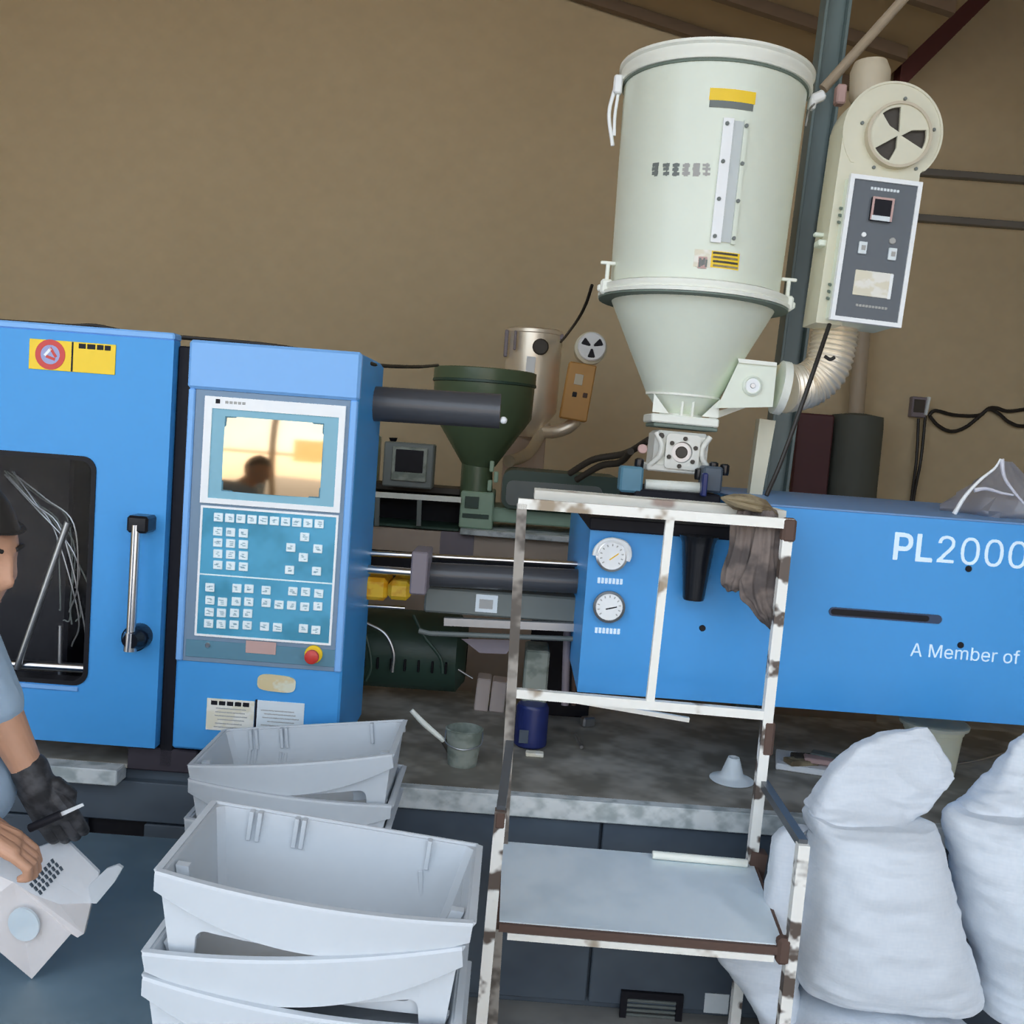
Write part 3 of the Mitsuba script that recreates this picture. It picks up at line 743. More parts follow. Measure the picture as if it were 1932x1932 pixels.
# curved sight glass, stickers and print on the body
def patch(dx0, dx1, h0, h1, out, th, nseg=12, sl=0.0):
    """A curved patch on the body between dx0..dx1 (metres right of the axis) and h0..h1."""
    xs = np.linspace(dx0, dx1, nseg + 1)
    v, f = [], []
    for x in xs:
        for h, o in ((h0, out), (h1, out), (h1, out - th), (h0, out - th)):
            v.append(hp(x + sl * (h - h0), h, Rat(h), o))
    for i in range(nseg):
        for j in range(4):
            a, b = i * 4 + j, i * 4 + (j + 1) % 4
            f += [[a, a + 4, b + 4], [a, b + 4, b]]
    f += [[0, 1, 2], [0, 2, 3]]
    e = nseg * 4
    f += [[e, e + 2, e + 1], [e, e + 3, e + 2]]
    return hl_(trimesh.Trimesh(np.array(v), np.array(f), process=False))


def loc(px, py, R=None):
    """Local (dx, h) on the front of the body that shows at a pixel of the photograph."""
    h, dx = 0.5, 0.0
    for _ in range(8):
        y = hp(dx, h, Rat(h))[1]
        w = (P(px, py, HY + y * 1.0) - o_) @ HR
        dx, h = float(np.clip(w[0], -0.25, 0.25)), w[2]
    return dx, h


g0, g1 = loc(1381, 228), loc(1372, 458)
gx_ = (g0[0] + g1[0]) / 2
SGl = add('sight_window', patch(gx_ - 0.033, gx_ + 0.030, g1[1], g0[1], 0.006, 0.006), 'glass_grey', D, smooth=False, label='tall narrow sight window')
add('window_side', patch(gx_ - 0.037, gx_ - 0.008, g1[1] - 0.004, g0[1] + 0.004, 0.011, 0.008), 'white', D, smooth=False)
add('window_side', patch(gx_ + 0.022, gx_ + 0.034, g1[1] - 0.004, g0[1] + 0.004, 0.010, 0.008), 'cream', D, smooth=False)
for i in range(4):
    for dx in (-0.027, 0.028):
        h = g1[1] + 0.012 + (g0[1] - g1[1] - 0.024) * i / 3
        c = hp(gx_ + dx, h, Rat(h), 0.016)
        add('window_screw', hl_(disc_y(c, 0.0055, 0.006, 12)), 'block_grey', D, smooth=40)


def patch_px(x0, y0, x1, y1, out, th=0.0015, sl=0.0):
    a, b = loc(x0, y0), loc(x1, y1 + 0.095 * (x1 - x0))
    return patch(a[0], b[0], b[1], a[1], out, th, 10, sl)


add('top_sticker', patch_px(1340, 166, 1424, 190, 0.002), 'yellow', D, smooth=False, label='yellow sticker near the lid')
add('top_sticker_band', patch_px(1339, 189, 1420, 203, 0.0025), 'block_grey', D, smooth=False)
add('lower_sticker', patch_px(1311, 470, 1393, 504, 0.002), 'paper', D, smooth=False, label='sticker with dark yellow stripes near the flange')
for j in range(4):
    add('sticker_stripe', patch_px(1345, 475 + 8 * j, 1391, 480 + 8 * j, 0.0045, 0.002), 'rag_tan' if j % 2 else 'dark_brown', D, smooth=False)
add('sticker_field', patch_px(1343, 473, 1392, 506, 0.0025), 'yellow', D, smooth=False)
add('sticker_figure', patch_px(1318, 484, 1332, 506, 0.0027), 'worn_pink', D, smooth=False)
for i in range(4):
    add('sticker_print', patch_px(1319 + 4 * i, 487 + 3 * (i % 2), 1321 + 4 * i, 504 - 2 * (i % 3), 0.0034), 'block_grey', D, smooth=False)
# dark printed characters left of the window (too worn to read)
rs = np.random.default_rng(11)
for i in range(6):
    x0 = 1230 + i * 19
    st_ = []
    for j in range(3):
        yy = 309 + j * 8 + rs.uniform(-1, 1)
        st_.append(patch_px(x0 + rs.uniform(0, 3), yy, x0 + 15 - rs.uniform(0, 4), yy + 4, 0.0015, 0.0012))
    st_.append(patch_px(x0 + 3 + rs.uniform(0, 6), 308, x0 + 8 + rs.uniform(0, 5), 332, 0.0015, 0.0012))
    add('printed_character', cat(st_), 'ink_grey' if i > 2 else 'block_grey', D, smooth=False)
# toggle latches and clamps
lx = -(R1 + 0.02)
add('toggle_latch', hl_(cat([cbox((lx - 0.002, -0.03, hL - 0.012), (0.026, 0.035, 0.055), 0.005), tube([(lx - 0.012, -0.03, hL - 0.03), (lx - 0.02, -0.03, hL - 0.1), (lx + 0.0, -0.03, hL - 0.19)], 0.006, 10, True), tube([(lx + 0.002, -0.03, hL - 0.03), (lx - 0.002, -0.03, hL - 0.1), (lx + 0.002, -0.03, hL - 0.16)], 0.005, 10, True)])), 'white', D, smooth=40, label='white toggle latch at the left of the lid')
add('toggle_latch', hl_(cat([cbox((-lx + 0.012, -0.03, hL + 0.005), (0.045, 0.035, 0.03), 0.008, rotY(-0.5)), cbox((-lx - 0.002, -0.03, hL - 0.012), (0.02, 0.03, 0.04), 0.005)])), 'white', D, smooth=40)
add('latch_wire', hl_(tube([(-lx + 0.0, -0.05, hL - 0.02), (-lx - 0.02, -0.08, hL - 0.05), (-lx - 0.028, -0.09, hL - 0.1)], 0.003, 8, True)), 'steel', D, smooth=40)
for s_, yy in ((-1, -0.06), (1, -0.06)):
    xx = s_ * (R0 + 0.018)
    add('flange_clamp', hl_(cat([cbox((xx, yy, hF + 0.0), (0.035, 0.04, 0.045), 0.006), tube([(xx, yy, hF), (xx, yy, hF + 0.07)], 0.0065, 12), cbox((xx, yy, hF + 0.072), (0.046, 0.012, 0.010), 0.004), cbox((xx + s_ * 0.016, yy, hF - 0.004), (0.02, 0.02, 0.02), 0.004)])), 'cream_light', D, smooth=False)
# hot air inlet, elbow duct, blower and control box
i0, i1 = P(1352, 744, HY - 0.05), P(1468, 728, HY - 0.05)
add('air_inlet', hull([P(1352, 770, HY - 0.13), P(1395, 680, HY - 0.13), P(1352, 770, HY + 0.05), P(1395, 680, HY + 0.05), P(1466, 690, HY - 0.13), P(1466, 690, HY + 0.05), P(1458, 768, HY - 0.13), P(1458, 768, HY + 0.05)]), 'cream', D, smooth=False, label='cream hot air inlet on the cone')
add('inlet_lip', hull([P(1392, 676, HY - 0.14), P(1466, 684, HY - 0.14), P(1392, 676, HY + 0.06), P(1466, 684, HY + 0.06), P(1394, 684, HY - 0.14), P(1466, 691, HY - 0.14), P(1394, 684, HY + 0.06), P(1466, 691, HY + 0.06)]), 'cream_light', D, smooth=False)
qd = P(1419, 728, HY - 0.13)
add('inlet_dial', lathe([(0.030, 0), (0.030, 0.008), (0.024, 0.012), (0.022, 0.008)], 32, rotX(math.pi / 2), qd), 'cream', D, smooth=40)
add('inlet_dial_face', disc_y(qd - (0, 0.009, 0), 0.022, 0.006), 'white', D, smooth=40)
add('inlet_dial_core', disc_y(qd - (0, 0.012, 0), 0.008, 0.006, 16), 'steel', D, smooth=40)
fl = P(1473, 732, HY - 0.04)
add('duct_flange', xf(lathe([(0.05, -0.012), (0.082, -0.012), (0.082, 0.012), (0.05, 0.012)], 40), rotY(math.pi / 2 + 0.13), fl), 'cream_light', D, smooth=40)
add('inlet_bracket', hull([P(1335, 796, HY - 0.02), P(1340, 780, HY - 0.02), P(1400, 762, HY - 0.02), P(1410, 768, HY - 0.02), P(1335, 796, HY + 0.02), P(1340, 780, HY + 0.02), P(1400, 762, HY + 0.02), P(1410, 768, HY + 0.02)]), 'cream_light', D, smooth=False)
# corrugated foil duct
cen = spline([P(1478, 733, HY - 0.03), P(1520, 728, HY), P(1556, 700, HY), P(1572, 650, HY), P(1578, 600, HY), P(1584, 545, HY)], 28)
rad = 0.068 + 0.0035 * np.sin(np.arange(len(cen)) * 2 * np.pi / 5.0)
rad[:20] += np.linspace(0.006, 0, 20)
add('foil_duct', tube(cen, rad, 32), 'foil', D, smooth=60, label='crinkled foil duct bending up to the blower')

BL = 0.152                                                  # lean of the blower and its box


def tilt_at(px, py, Y, a=BL - 0.105):
    c = P(px, py, Y)
    R = rotY(a)
    return lambda mesh: xf(mesh, R, c), S(Y)


bt, bs = tilt_at(1670, 262, 0.36)
prof = unary_union([Point(0, 0).buffer(88 * bs, quad_segs=16), sbox(-88 * bs, -90 * bs, 60 * bs, 0), Polygon([(-88 * bs, 10 * bs), (-60 * bs, 0), (-40 * bs, -350 * bs), (-88 * bs, -350 * bs)])])
add('blower_housing', bt(prism(prof, -0.06, 0.08)), 'cream_warm', D, smooth=40, label='round blower housing')
lip = Point(0, 0).buffer(90 * bs, quad_segs=16).difference(Point(0, 0).buffer(86 * bs, quad_segs=16)).difference(sbox(-1, -1, 1, -60 * bs))
add('blower_seam', bt(prism(lip, -0.063, -0.05)), 'cream_warm', D, smooth=False)
fc = (8 * bs, -6 * bs)
Rg = 56 * bs
blades = []
for i in range(3):
    t0 = math.radians(100 - 120 * i)
    pts = [(fc[0] + 4 * bs * math.cos(t0), fc[1] + 4 * bs * math.sin(t0))]
    for u in np.linspace(0, 1, 7):
        pts.append((fc[0] + Rg * 0.86 * math.cos(t0 - 0.02 + u * 0.72 - 0.06), fc[1] + Rg * 0.86 * math.sin(t0 - 0.02 + u * 0.72 - 0.06)))
    mid = (fc[0] + Rg * 0.42 * math.cos(t0 + 0.8), fc[1] + Rg * 0.42 * math.sin(t0 + 0.8))
    pts.append(mid)
    blades.append(Polygon(pts).buffer(0))
plate = Point(*fc).buffer(Rg, quad_segs=16).difference(unary_union(blades))
add('fan_guard', bt(prism(plate, -0.082, -0.072)), 'cream_warm', D, smooth=False, label='round fan plate with three blade-shaped openings')
add('fan_guard_rim', bt(prism(Point(*fc).buffer(Rg + 0.003, quad_segs=16).difference(Point(*fc).buffer(Rg - 0.005, quad_segs=16)), -0.088, -0.06)), 'hot_tan', D, smooth=False)
add('fan_recess', bt(prism(Point(*fc).buffer(Rg - 0.004), -0.066, -0.0605)), 'dark_brown', D, smooth=False)
for t in (0.3, 1.5, 2.9, 4.2, 5.4):
    add('blower_screw', bt(disc_y((fc[0] + Rg * 1.2 * math.cos(t), -0.066, fc[1] + Rg * 1.2 * math.sin(t)), 0.005, 0.006, 12)), 'block_grey', D, smooth=40)
# intake filter on top of the blower, further back
fq = P(1640, 182, 0.6)
add('intake_filter', xf(lathe([(0.055, -0.02), (0.062, 0.0), (0.062, 0.075), (0.05, 0.105), (0.02, 0.115)], 32), rotY(-0.06), fq), 'hot_tan', D, smooth=40, label='tan dome-topped intake filter')
add('intake_neck', tube([fq + (0, 0, -0.12), fq + (0, 0, -0.01)], 0.045, 24), 'hot_tan', D, smooth=40)
add('motor_clip', cbox(P(1585, 180, 0.55), (0.03, 0.04, 0.06), 0.005), 'worn_pink', D, smooth=False)
# control box
ct, cs = tilt_at(1651, 475, 0.26)
W2, H2 = 66.5 * cs, 133 * cs
add('box_body', ct(bx(-W2 - 0.0, W2 - 0.004, 0.004, 0.20, -H2 + 0.004, H2 - 0.004, 0.004)), 'cream', D, smooth=False, label='cream control box of the dryer')
CX_ = add('box_front_frame', ct(prism(sbox(-W2, -H2, W2, H2).difference(sbox(-W2 + 8 * cs, -H2 + 8 * cs, W2 - 8 * cs, H2 - 8 * cs)), -0.012, 0.006)), 'white', D, smooth=False)
add('box_face', ct(prism(sbox(-W2 + 8 * cs, -H2 + 8 * cs, W2 - 8 * cs, H2 - 8 * cs), -0.006, 0.004)), 'face_slate', D, smooth=False, label='dark slate control face')


def cf(dx, dy, w, h, d, y=-0.006):
    return ct(cbox((dx * cs, y - d / 2, -dy * cs), (w * cs, d, h * cs), 0.001))


add('box_title', ct(cat([cbox(((-24 + 6 * i) * cs, -0.0065, 112 * cs), (4.6 * cs, 0.002, 5 * cs), 0.0003) for i in range(9)])), 'paper_cool', D, smooth=False)
add('controller_display', cf(-2, -75, 40, 42, 0.012), 'soft_black', D, smooth=False, label='square temperature display')
add('controller_frame', ct(prism(sbox(-22 * cs, 54 * cs, 18 * cs, 96 * cs).difference(sbox(-18 * cs, 62 * cs, 14 * cs, 92 * cs)), -0.020, -0.016)), 'worn_pink', D, smooth=False)
add('controller_strip', cf(-3, -58, 34, 9, 0.004, -0.018), 'paper_cool', D, smooth=False)
for dx, dy, w, h, mt_ in ((-27, -27, 9, 9, 'white'), (27, -22, 12, 8, 'ink_grey')):
    add('indicator_lamp', ct(disc_y((dx * cs, -0.012, -dy * cs), w / 2 * cs, 0.006, 16)), mt_, D, smooth=40)
for dx, dy in ((-26, -3), (30, 2)):
    add('rocker_switch', cf(dx, dy, 15, 22, 0.008), 'paper_cool', D, smooth=False)
    add('rocker_print', cf(dx + 1, dy, 8, 9, 0.001, -0.0135), 'ink_grey', D, smooth=False)
add('data_plate', cf(3, 60, 70, 46, 0.003), 'paper', D, smooth=False, label='cream data plate')
add('data_plate_edge', cf(36, 61, 6, 46, 0.004), 'white', D, smooth=False)
add('plate_caption', ct(cat([cbox(((-20 + 6 * i) * cs, -0.0065, -101 * cs), (4.8 * cs, 0.002, 4.5 * cs), 0.0003) for i in range(10)])), 'ink_grey', D, smooth=False)
for zz in (0.12, 0.10, 0.08, -0.10, -0.12, -0.14):
    for yy in (0.04, 0.09):
        add('side_louvre', ct(cbox((-W2 - 0.002, yy, zz), (0.008, 0.035, 0.008), 0.002, rotX(0.3))), 'gasket', D, smooth=False)
add('box_bracket', ct(cat([cbox((-W2 - 0.022, 0.08, 0.02), (0.05, 0.05, 0.018), 0.003), cbox((-W2 - 0.03, 0.1, 0.05), (0.045, 0.02, 0.012), 0.003)])), 'cream', D, smooth=False)
add('support_leg', tube([P(1445, 792, HY + 0.1), P(1423, 935, HY + 0.1)], [0.026, 0.020], 4, square=True), 'cream_warm', D, smooth=False)
add('power_cable', tube([P(1565, 612, 0.3), P(1535, 700, 0.24), P(1500, 800, 0.22), P(1470, 880, 0.22), P(1446, 935, 0.2)], 0.0065, 8, True), 'cable', D, smooth=40, label='dark cable from the control box')
add('cable_tie', tube([P(1556, 672, 0.24), P(1566, 678, 0.24), P(1575, 674, 0.24)], 0.005, 8, True), 'cable', D, smooth=40)

# ================================================================== green machine and small dryer behind
G = thing('green_moulding_machine', 'older green moulding machine with green hopper behind the blue one', 'machine')
GY = 1.9
gs = S(GY)
gc = P(912, 740, GY)


def zg(px, py, Y=GY):
    return P(px, py, Y)[2]


zr1, zr0 = zg(915, 700), zg(915, 786)
zt0 = zg(900, 878)
Rg1 = 0.232
add('hopper', lathe([(0.06, zt0 - 0.01), (0.075, zt0), (Rg1 - 0.008, zr0), (Rg1 - 0.004, zr1 - 0.055), (Rg1, zr1 - 0.05), (Rg1, zr1), (Rg1 - 0.01, zr1 + 0.004), (Rg1 - 0.012, zr0 + 0.02), (0.07, zt0 + 0.02)], 64, None, (gc[0] + 0.003, GY, 0)), 'hopper_green', G, smooth=40, label='dark green feed hopper')
add('hopper_seam', lathe([(Rg1 - 0.002, zr1 - 0.062), (Rg1 + 0.003, zr1 - 0.060), (Rg1 + 0.003, zr1 - 0.050), (Rg1 - 0.002, zr1 - 0.048)], 64, None, (gc[0] + 0.003, GY, 0)), 'dark_green', G, smooth=40)
add('hopper_neck', tube([P(898, 940, GY), P(900, 874, GY)], [0.075, 0.07], 24), 'hopper_green', G, smooth=40)
for x, y in ((928, 880), (936, 900), (924, 916)):
    add('neck_bolt', cbox(P(x, y, GY - 0.09), (0.02, 0.02, 0.05), 0.004), 'pale_green', G, smooth=False)
b0, b1 = P(870, 926, GY - 0.1), P(928, 1000, GY - 0.1)
add('throat_block', bx(b0[0], b1[0], GY - 0.1, GY + 0.25, b1[2], b0[2], 0.006), 'pale_green', G, smooth=False)
add('throat_hatch', frontbox(890, 948, 26, 22, GY - 0.1, 0.01), 'dark_green', G, smooth=False)
add('throat_seam', frontbox(897, 974, 50, 8, GY - 0.1, 0.006), 'dark_green', G, smooth=False)
c0, c1 = P(944, 960, GY - 0.12), P(1140, 890, GY - 0.12)
q0_, q1_ = P(944, 885, GY - 0.12), P(944, 958, GY - 0.12)
add('barrel_guard', prism(rounded(c0[0], q1_[2], c1[0] + 0.1, q0_[2], 0.045), GY - 0.12, GY + 0.3), 'dark_green', G, smooth=False, label='dark rounded barrel guard')
add('barrel_guard_face', prism(rounded(c0[0] + 0.02, q1_[2] + 0.015, c1[0], q0_[2] - 0.045, 0.03), GY - 0.13, GY - 0.115), 'block_grey', G, smooth=False)
d0, d1 = P(926, 958, GY - 0.05), P(1135, 1003, GY - 0.05)
add('carriage_body', bx(d0[0], d1[0], GY - 0.05, GY + 0.3, P(1000, 990, GY - 0.05)[2], P(940, 958, GY - 0.05)[2], 0.006), 'pale_green', G, smooth=False)
e0, e1 = P(868, 998, GY - 0.15), P(1120, 1010, GY - 0.15)
add('slide_rail', bx(e0[0], e1[0], GY - 0.15, GY + 0.3, e0[2] - 0.025, e0[2], 0.003), 'rim_steel', G, smooth=False, label='pale slide rail')
f0, f1 = P(640, 1003, GY - 0.1), P(1180, 1060, GY - 0.1)
add('machine_base', bx(f0[0] - 0.5, f1[0] + 1.2, GY - 0.1, GY + 0.6, 0, e0[2] - 0.025, 0.004), 'base_brown', G, smooth=False, label='brown base below the slide rail')
add('base_patch', frontbox(862, 1026, 64, 44, GY - 0.1, 0.004), 'purple_grey', G, smooth=False)
# operator monitor, rail, dark deck left of the hopper
mc = add('monitor', frontbox(770, 878, 92, 82, GY - 0.05, 0.12, 0, 0.006), 'block_grey', G, smooth=False, label='grey operator monitor with dark screen')
add('monitor_frame', frontbox(772, 876, 66, 64, GY - 0.17, 0.012, 0, 0.003), 'bucket_grey', G, smooth=False)
add('monitor_screen', frontbox(772, 870, 52, 42, GY - 0.182, 0.004, 0, 0.001), 'black', G, smooth=False)
add('monitor_knob', tube([P(742, 838, GY), P(742, 826, GY)], [0.008, 0.02], 12), 'black', G, smooth=40)
add('guard_rail', tube([P(684, 931, GY - 0.12), P(870, 943, GY - 0.12)], 0.012, 4, square=True), 'cream_light', G, smooth=False)
for px in (713, 792):
    add('rail_post', tube([P(px, 935, GY - 0.12), P(px - 2, 992, GY - 0.12)], 0.010, 4, square=True), 'block_grey', G, smooth=False)
add('dark_bay', bx(P(690, 990, GY)[0], P(868, 990, GY)[0], GY + 0.2, GY + 0.3, P(780, 992, GY)[2], P(780, 926, GY)[2], 0.004), 'black', G, smooth=False)
add('deck_plate', bx(P(690, 990, GY)[0], P(868, 990, GY)[0], GY - 0.08, GY + 0.3, e0[2] - 0.02, P(780, 990, GY)[2] + 0.005, 0.003), 'dark_green', G, smooth=False)
add('rear_plate', bx(P(700, 930, GY)[0], P(868, 930, GY)[0], GY + 0.0, GY + 0.2, P(780, 928, GY)[2], P(780, 916, GY)[2], 0.003), 'dark_brown', G, smooth=False)
add('side_guard', bx(P(676, 900, GY - 0.1)[0], P(697, 900, GY - 0.1)[0], GY - 0.1, GY + 0.2, e0[2] - 0.02, P(692, 822, GY - 0.1)[2], 0.004), 'pale_green', G, smooth=False)
add('side_plate', bx(P(702, 900, GY + 0.3)[0], P(716, 900, GY + 0.3)[0], GY + 0.28, GY + 0.3, P(706, 925, GY + 0.3)[2], P(706, 822, GY + 0.3)[2], 0.003), 'hot_tan', G, smooth=False)
for (x0, y0, x1, y1) in ((1075, 893, 1224, 830), (1088, 905, 1190, 852)):
    add('barrel_hose', tube([P(x0, y0, 1.6), P(x0 + 45, y0 - 26, 1.5), P((x0 + x1) / 2 + 30, (y0 + y1) / 2 - 6, 1.4), P(x1, y1, 1.2)], 0.014, 10, True), 'dark_brown', G, smooth=40, label='dark hose rising to the right')

B = thing('small_hopper_dryer', 'small steel hopper dryer with orange control box behind the green hopper', 'dryer')
BY = 2.7
bs2 = S(BY)
bc = P(1004, 700, BY)
zt_, zb_ = P(1004, 632, BY)[2], P(1004, 775, BY)[2]
add('body', lathe([(0.05, zb_ - 0.14), (0.145, zb_), (0.148, zt_), (0.152, zt_ + 0.004), (0.152, zt_ + 0.02), (0.13, zt_ + 0.03), (0.01, zt_ + 0.035)], 48, None, (bc[0], BY, 0)), 'foil', B, smooth=40, label='small shiny hopper body')
add('support_stand', bx(bc[0] - 0.12, bc[0] + 0.1, BY + 0.0, BY + 0.15, 0, zb_ - 0.1, 0.005), 'base_brown', B, smooth=False)
for c_, s_ in ((P(955, 648, BY - 0.08), (0.02, 0.03, 0.14)), (P(972, 642, BY - 0.14), (0.014, 0.02, 0.1)), (P(1058, 636, BY - 0.05), (0.03, 0.03, 0.03))):
    add('side_clip', cbox(c_, s_, 0.004), 'purple_grey', B, smooth=False)
add('round_vent', disc_y(P(1020, 654, BY - 0.16), 0.042, 0.03, 24), 'dark_brown', B, smooth=40)
add('sight_window', frontbox(1001, 690, 17, 34, BY - 0.15, 0.012, 0.03), 'white', B, smooth=False)
add('blower', lathe([(0.06, 0), (0.085, 0.01), (0.085, 0.12), (0.06, 0.13)], 32, rotX(math.pi / 2), P(1112, 660, BY + 0.05) + (0, 0, 0)), 'cream_warm', B, smooth=40)
fcn = P(1117, 654, BY - 0.1)
add('fan_plate', disc_y((fcn[0], fcn[1], fcn[2]), 0.074, 0.02, 32), 'white', B, smooth=40, label='white round fan plate with three dark holes')
for i in range(3):
    t = math.radians(30 + 120 * i)
    cxx, czz = 0.036 * math.cos(t), 0.036 * math.sin(t)
    tri = Polygon([(cxx + 0.019 * math.cos(t + a), czz + 0.019 * math.sin(t + a)) for a in (0.7, -0.7, math.pi)]).buffer(0.006)
    add('fan_hole', xf(prism(tri, -0.003, 0.0), None, fcn), 'black', B, smooth=False)
add('control_box', frontbox(1091, 739, 50, 104, BY - 0.02, 0.14, 0.1, 0.006), 'orange', B, smooth=False, label='orange control box')
for (px, py, w, h, mt_) in ((1092, 716, 16, 20, 'hot_tan'), (1084, 744, 8, 9, 'black'), (1104, 746, 8, 9, 'rust')):
    add('box_detail', frontbox(px, py, w, h, BY - 0.16, 0.005, 0.1), mt_, B, smooth=False)
add('air_hose', tube([P(1088, 792, BY - 0.05), P(1072, 806, BY - 0.06), P(1045, 815, BY - 0.05), P(1012, 812, BY)], 0.034, 16, True), 'foil', B, smooth=40)
add('lower_hose', tube([P(1030, 800, BY), P(1005, 845, BY - 0.1), P(985, 862, BY - 0.3), P(960, 870, BY - 0.5)], 0.03, 12, True), 'hot_tan', B, smooth=40)
add('hanging_cable', tube([P(1117, 538, 1.4), P(1106, 572, 1.5), P(1090, 603, 1.7), P(1066, 636, 2.2), P(1058, 645, 2.6)], 0.0065, 8, True), 'cable', None, label='thin dark cable slanting down left of the tall hopper', cat='cable')

# ================================================================== against the back wall
KY = WY - 0.12
add('metal_tank', lathe([(0.10, 0), (0.163, 0.02), (0.163, P(1608, 795, KY)[2] - 0.02), (0.158, P(1608, 785, KY)[2]), (0.05, P(1608, 780, KY)[2])], 40, None, (P(1606, 850, KY)[0], KY - 0.06, 0)), 'grey_green', None, smooth=40, label='grey-green cylindrical tank with a pipe against the back wall', cat='tank')
zt2 = P(1612, 781, KY)[2]
pA, pB = P(1610, 783, KY), P(1630, 560, KY)
add('flue_pipe', tube([(pA[0] - 0.0, KY - 0.05, zt2), (pB[0], KY - 0.02, pB[2])], 0.05, 20), 'pipe_tan', None, label='tan pipe rising from the grey-green tank', cat='pipe')
mx0, mx1 = P(1497, 850, KY)[0], P(1562, 850, KY)[0]
add('maroon_cabinet', cbox(((mx0 + mx1) / 2 - 0.035, KY - 0.05, P(1530, 782, KY)[2] / 2), (mx1 - mx0 + 0.01, 0.25, P(1530, 782, KY)[2]), 0.01), 'maroon', None, smooth=False, label='dark maroon cabinet left of the grey-green tank', cat='cabinet')
add('grey_post', tube([P(1487, 940, KY - 0.25) * (1, 1, 0), P(1487, 780, KY - 0.25)], 0.03, 4, square=True), 'cream_warm', None, smooth=False, label='pale post left of the maroon cabinet', cat='post')
so = thing('power_socket', 'grey wall socket with dark cables hanging from it', 'socket')
add('socket_box', frontbox(1735, 768, 28, 38, WY, 0.06, 0, 0.006), 'purple_grey', so, smooth=False)
add('socket_face', frontbox(1735, 766, 20, 24, WY - 0.06, 0.006, 0, 0.002), 'dark_brown', so, smooth=False)
add('socket_cover', frontbox(1751, 766, 5, 34, WY - 0.01, 0.07, 0.1, 0.003), 'paper_cool', so, smooth=False)
for k_, (a_, b_) in enumerate((((1733, 790), (1719, 948)), ((1746, 785), (1723, 948)))):
    add('drop_cable', tube([P(*a_, WY - 0.05), P((a_[0] + b_[0]) / 2 + 3, (a_[1] + b_[1]) / 2, WY - 0.08), P(*b_, WY - 0.05), P(b_[0] - 8, b_[1] + 110, WY - 0.05)], 0.010, 8, True), 'cable', None, label=('left' if k_ == 0 else 'right') + ' one of two dark cables hanging down from the wall socket', cat='cable')
add('wall_cable', tube([P(x, y, WY - 0.02) for x, y in ((1752, 785), (1765, 775), (1800, 783), (1845, 784), (1865, 771), (1880, 770), (1905, 776), (1960, 770), (2060, 775))], 0.012, 8, True), 'cable', None, label='upper dark cable running right from the wall socket', cat='cable')
add('wall_cable', tube([P(x, y, WY - 0.035) for x, y in ((1754, 785), (1770, 803), (1795, 814), (1822, 806), (1850, 784), (1866, 772), (1884, 780), (1905, 797), (1935, 804), (2000, 790), (2060, 785))], 0.012, 8, True), 'cable', None, label='lower looped dark cable running right from the wall socket', cat='cable')

# cable along the top of the blue machine
add('top_cable', tube([P(x, y, 0.1) for x, y in ((-60, 600), (0, 606), (60, 610), (130, 615), (180, 615), (240, 627), (310, 634), (360, 638), (520, 653), (680, 682))] + [P(x, y, yy) for x, y, yy in ((720, 690, .4), (790, 692, 0.9), (826, 689, 1.6))], 0.006, 8, True), 'cable', None, label='thin black cable along the top of the door and cabinet', cat='cable')

# clear bag on the blue cover
bgm = thing('plastic_bag', 'crumpled clear plastic bag on top of the blue cover', 'bag')
rb = np.random.default_rng(8)
p0 = P(1800, 972, 0.25)
px_pts = [(1798, 975), (1838, 920), (1875, 868), (1893, 862), (1900, 900), (1922, 935), (1990, 970), (1990, 985), (1810, 985)]
outl = [P(x, y, 0.3) for x, y in px_pts]
zb0 = zk1 + 0.004
cc = np.array([P(1895, 950, 0.32)[0], 0.32, zb0])
rings = []
for hgt, rx, ry, ox in ((0.0, 0.15, 0.14, 0.01), (0.02, 0.155, 0.15, 0.01), (0.06, 0.115, 0.12, 0.005), (0.10, 0.075, 0.08, -0.004), (0.14, 0.035, 0.04, -0.006), (0.165, 0.012, 0.012, -0.004)):
    t = np.arange(36) / 36 * 2 * np.pi
    w = 1 + 0.16 * np.sin(t * 5 + hgt * 30) + 0.09 * np.sin(t * 9 + 1.3 + hgt * 55)
    rings.append(np.stack([cc[0] + ox + rx * w * np.cos(t), cc[1] + ry * w * np.sin(t), np.full(36, zb0 + hgt)], 1))
add('film', loft(rings), 'clear_film', bgm, smooth=50)
for pts in (((1800, 970), (1822, 935), (1850, 905), (1876, 884), (1888, 866)), ((1838, 925), (1860, 922), (1890, 930), (1912, 934)), ((1890, 866), (1895, 900), (1915, 930), (1945, 965))):
    add('film_fold', tube([P(x, y, 0.2) for x, y in pts], [0.007, 0.005, 0.004, 0.003], 8, True), 'bag_film' if pts[0][0] != 1800 else 'white', bgm, smooth=40)

# ================================================================== things on the deck
def deck(px, py):
    """Where the line of sight of a pixel meets the deck."""
    d = FWD + RT * (px - CX) / F - UP * (py - CX) / F
    return EYE + d * ((zrim - EYE[2]) / d[2])


